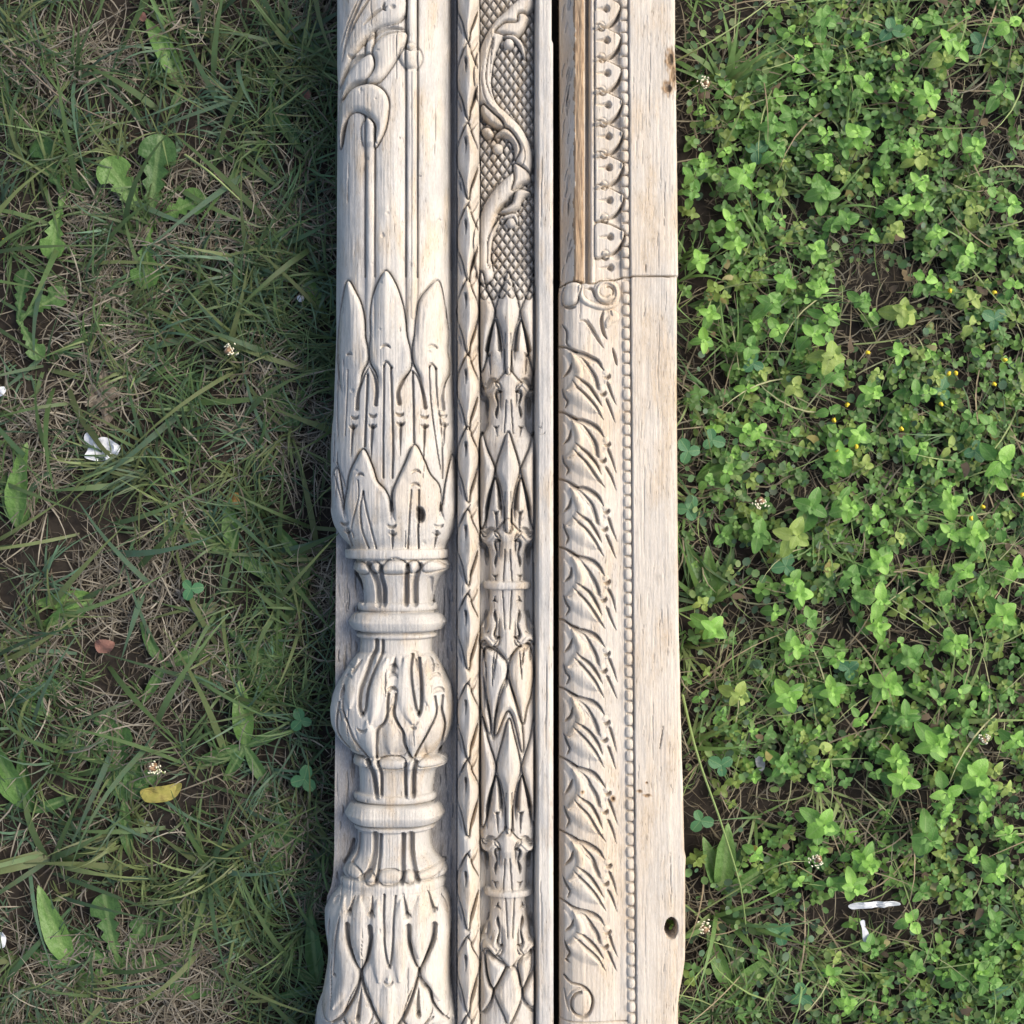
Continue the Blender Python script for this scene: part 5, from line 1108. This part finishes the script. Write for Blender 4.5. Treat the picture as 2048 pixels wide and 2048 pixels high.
def sheet(name, outline, mat, px, py, z, crump, label, cat, seed=0, rot=0):
    """thin crumpled sheet or leaf with thickness from an outline in photo units around its centre"""
    o_ = spline(outline, 4, True); r = np.random.default_rng(seed); n = len(o_); rings = []
    for k in (1.0, .72, .42, .12):
        p = o_ * k; zz = crump * (vnoise(p[:, 0] / 14 + seed, p[:, 1] / 14, seed) - .5) * 2; rings.append(np.stack([p[:, 0] * S, -p[:, 1] * S, zz], -1))
    V = np.concatenate(rings); fs = []
    ar = np.arange(n); nx = (ar + 1) % n
    for j in range(3): fs.append(np.stack([ar + j * n, ar + (j + 1) * n, nx + (j + 1) * n, nx + j * n], -1))
    V = np.concatenate([V, V.mean(0, keepdims=True)])
    last = np.stack([ar + 3 * n, np.full(n, 4 * n), np.full(n, 4 * n), nx + 3 * n], -1)
    me = bpy.data.meshes.new(name); fl = [tuple(map(int, q)) for q in np.concatenate(fs)] + [(int(a + 3 * n), int(4 * n), int(b + 3 * n)) for a, b in zip(ar, nx)]
    me.from_pydata([tuple(map(float, v)) for v in V], [], fl); me.materials.append(mat)
    ob = link(name, me); x, y = gp(px, py, z); ob.location = (x, y, z); ob.rotation_euler = (0, 0, R(rot))
    md = ob.modifiers.new('thickness', 'SOLIDIFY'); md.thickness = .0004
    return tag(ob, label, cat)
sheet('paper_scrap', [(-32, -28), (-18, -30), (-8, -16), (8, -20), (24, -12), (40, 0), (36, 16), (12, 28), (-12, 30), (-34, 22), (-28, 6), (-36, -14)], M_white, 202, 893, .014, .004, 'crumpled white scrap lying on the thatch at left', 'scrap', 3)
sheet('plastic_strip', [(-52, 2), (-30, -6), (0, -7), (35, -8), (55, -3), (50, 3), (10, 5), (-20, 6), (-46, 9)], M_white, 1748, 1810, .020, .003, 'thin white plastic strip among the herbs at lower right', 'plastic strip', 5)
sheet('plastic_strip', [(-9, -20), (0, -22), (3, -8), (9, 4), (12, 20), (-2, 22), (-4, 6), (-5, -6)], M_white, 1729, 1862, .018, .0015, 'short bent white strip end below the long plastic strip', 'plastic strip', 6)
sheet('paper_scrap', [(-9, -12), (4, -16), (8, -3), (7, 14), (-6, 18), (-10, 3)], M_white, 3, 1880, .012, .003, 'white scrap cut by the left picture edge low down', 'scrap', 8)
sheet('paper_scrap', [(-8, -7), (4, -11), (10, -2), (4, 8), (-7, 9)], M_white, 2, 783, .012, .003, 'white scrap cut by the left picture edge above the big scrap', 'scrap', 9)
sheet('paper_scrap', [(-9, -12), (3, -15), (9, -6), (10, 8), (2, 14), (-6, 6)], M_dry_w, 1520, 1528, .010, .004, 'pale crumpled fluff between dark clover at right', 'scrap', 10)
sheet('dead_leaf', [(-10, -58), (10, -50), (14, -28), (40, -26), (36, -4), (20, 4), (30, 22), (18, 52), (4, 60), (-4, 30), (-22, 22), (-42, 12), (-26, -4), (-30, -26), (-14, -32)], M_dleaf, 205, 795, .006, .003, 'grey brown lobed dead leaf above the white scrap', 'dead leaf', 11)
sheet('yellow_leaf', [(-44, -6), (-20, -14), (10, -18), (42, -22), (36, 0), (20, 14), (-4, 18), (-34, 16)], M_yleaf, 322, 1588, .012, .003, 'yellowing leaf lying below the cream flower head', 'fallen leaf', 12)
sheet('orange_leaf', [(-18, -9), (-6, -13), (6, -16), (8, -4), (15, 20), (10, 24), (-3, 6), (-14, 0)], M_oleaf, 470, 1000, .006, .003, 'orange brown withered leaf left of the leaf cup', 'fallen leaf', 13)
sheet('reddish_leaf', [(-18, -10), (6, -14), (24, -4), (14, 12), (-10, 14)], M_rleaf, 207, 1292, .012, .003, 'red tinged leaf scrap at the left', 'fallen leaf', 14)
sheet('reddish_leaf', [(-9, -10), (4, -12), (10, 0), (2, 11), (-9, 7)], M_rleaf, 613, 190, .012, .002, 'small pink brown leaf near the top left of the post', 'fallen leaf', 15)
sheet('reddish_leaf', [(-8, -7), (4, -9), (8, 3), (1, 9), (-7, 5)], M_rleaf, 285, 33, .012, .002, 'round brown leaf at the top of the left grass', 'fallen leaf', 16)
sheet('yellow_leaf', [(-8, -6), (4, -9), (9, 2), (2, 8), (-8, 5)], M_yleaf, 1508, 1700, .02, .002, 'small yellow petal by the plantain beside the board', 'petal', 17)
shell = link('snail_shell', blob_mesh('snail_shell', M_white, .0032, .003, .0026, 10, 7, .06)); shell.location = (*gp(601, 597, .014), .014)
tag(shell, 'tiny round white snail shell beside the fluted shaft', 'snail shell')
tw = blob_mesh('yellow_flower', M_yellow, .0018, .0016, .0014, 9, 6, .65)
YF = ((1735, 705), (1694, 810), (1668, 841), (2010, 720), (1898, 747), (1912, 746), (1988, 768), (2044, 990), (1942, 1037), (1966, 1014), (1676, 903), (1713, 893), (1882, 808), (1988, 585), (1900, 582), (1803, 858), (10, 480))
for k, (a, b) in enumerate(YF):
    o = link('medick_flower', tw); z = .034 if a > 1000 else .015; o.location = (*gp(a, b, z), z); o.rotation_euler = (0, 0, k)
    if a < 1000: tag(o, 'single tiny yellow flower at the left edge of the grass', 'flower')
    else: tag(o, '%s tiny yellow flower counted from the top among the herbs at right' % ORD2[sum(1 for p in YF if p[0] > 1000 and p[1] < b)], 'flower', 'yellow flowers in the herb patch')
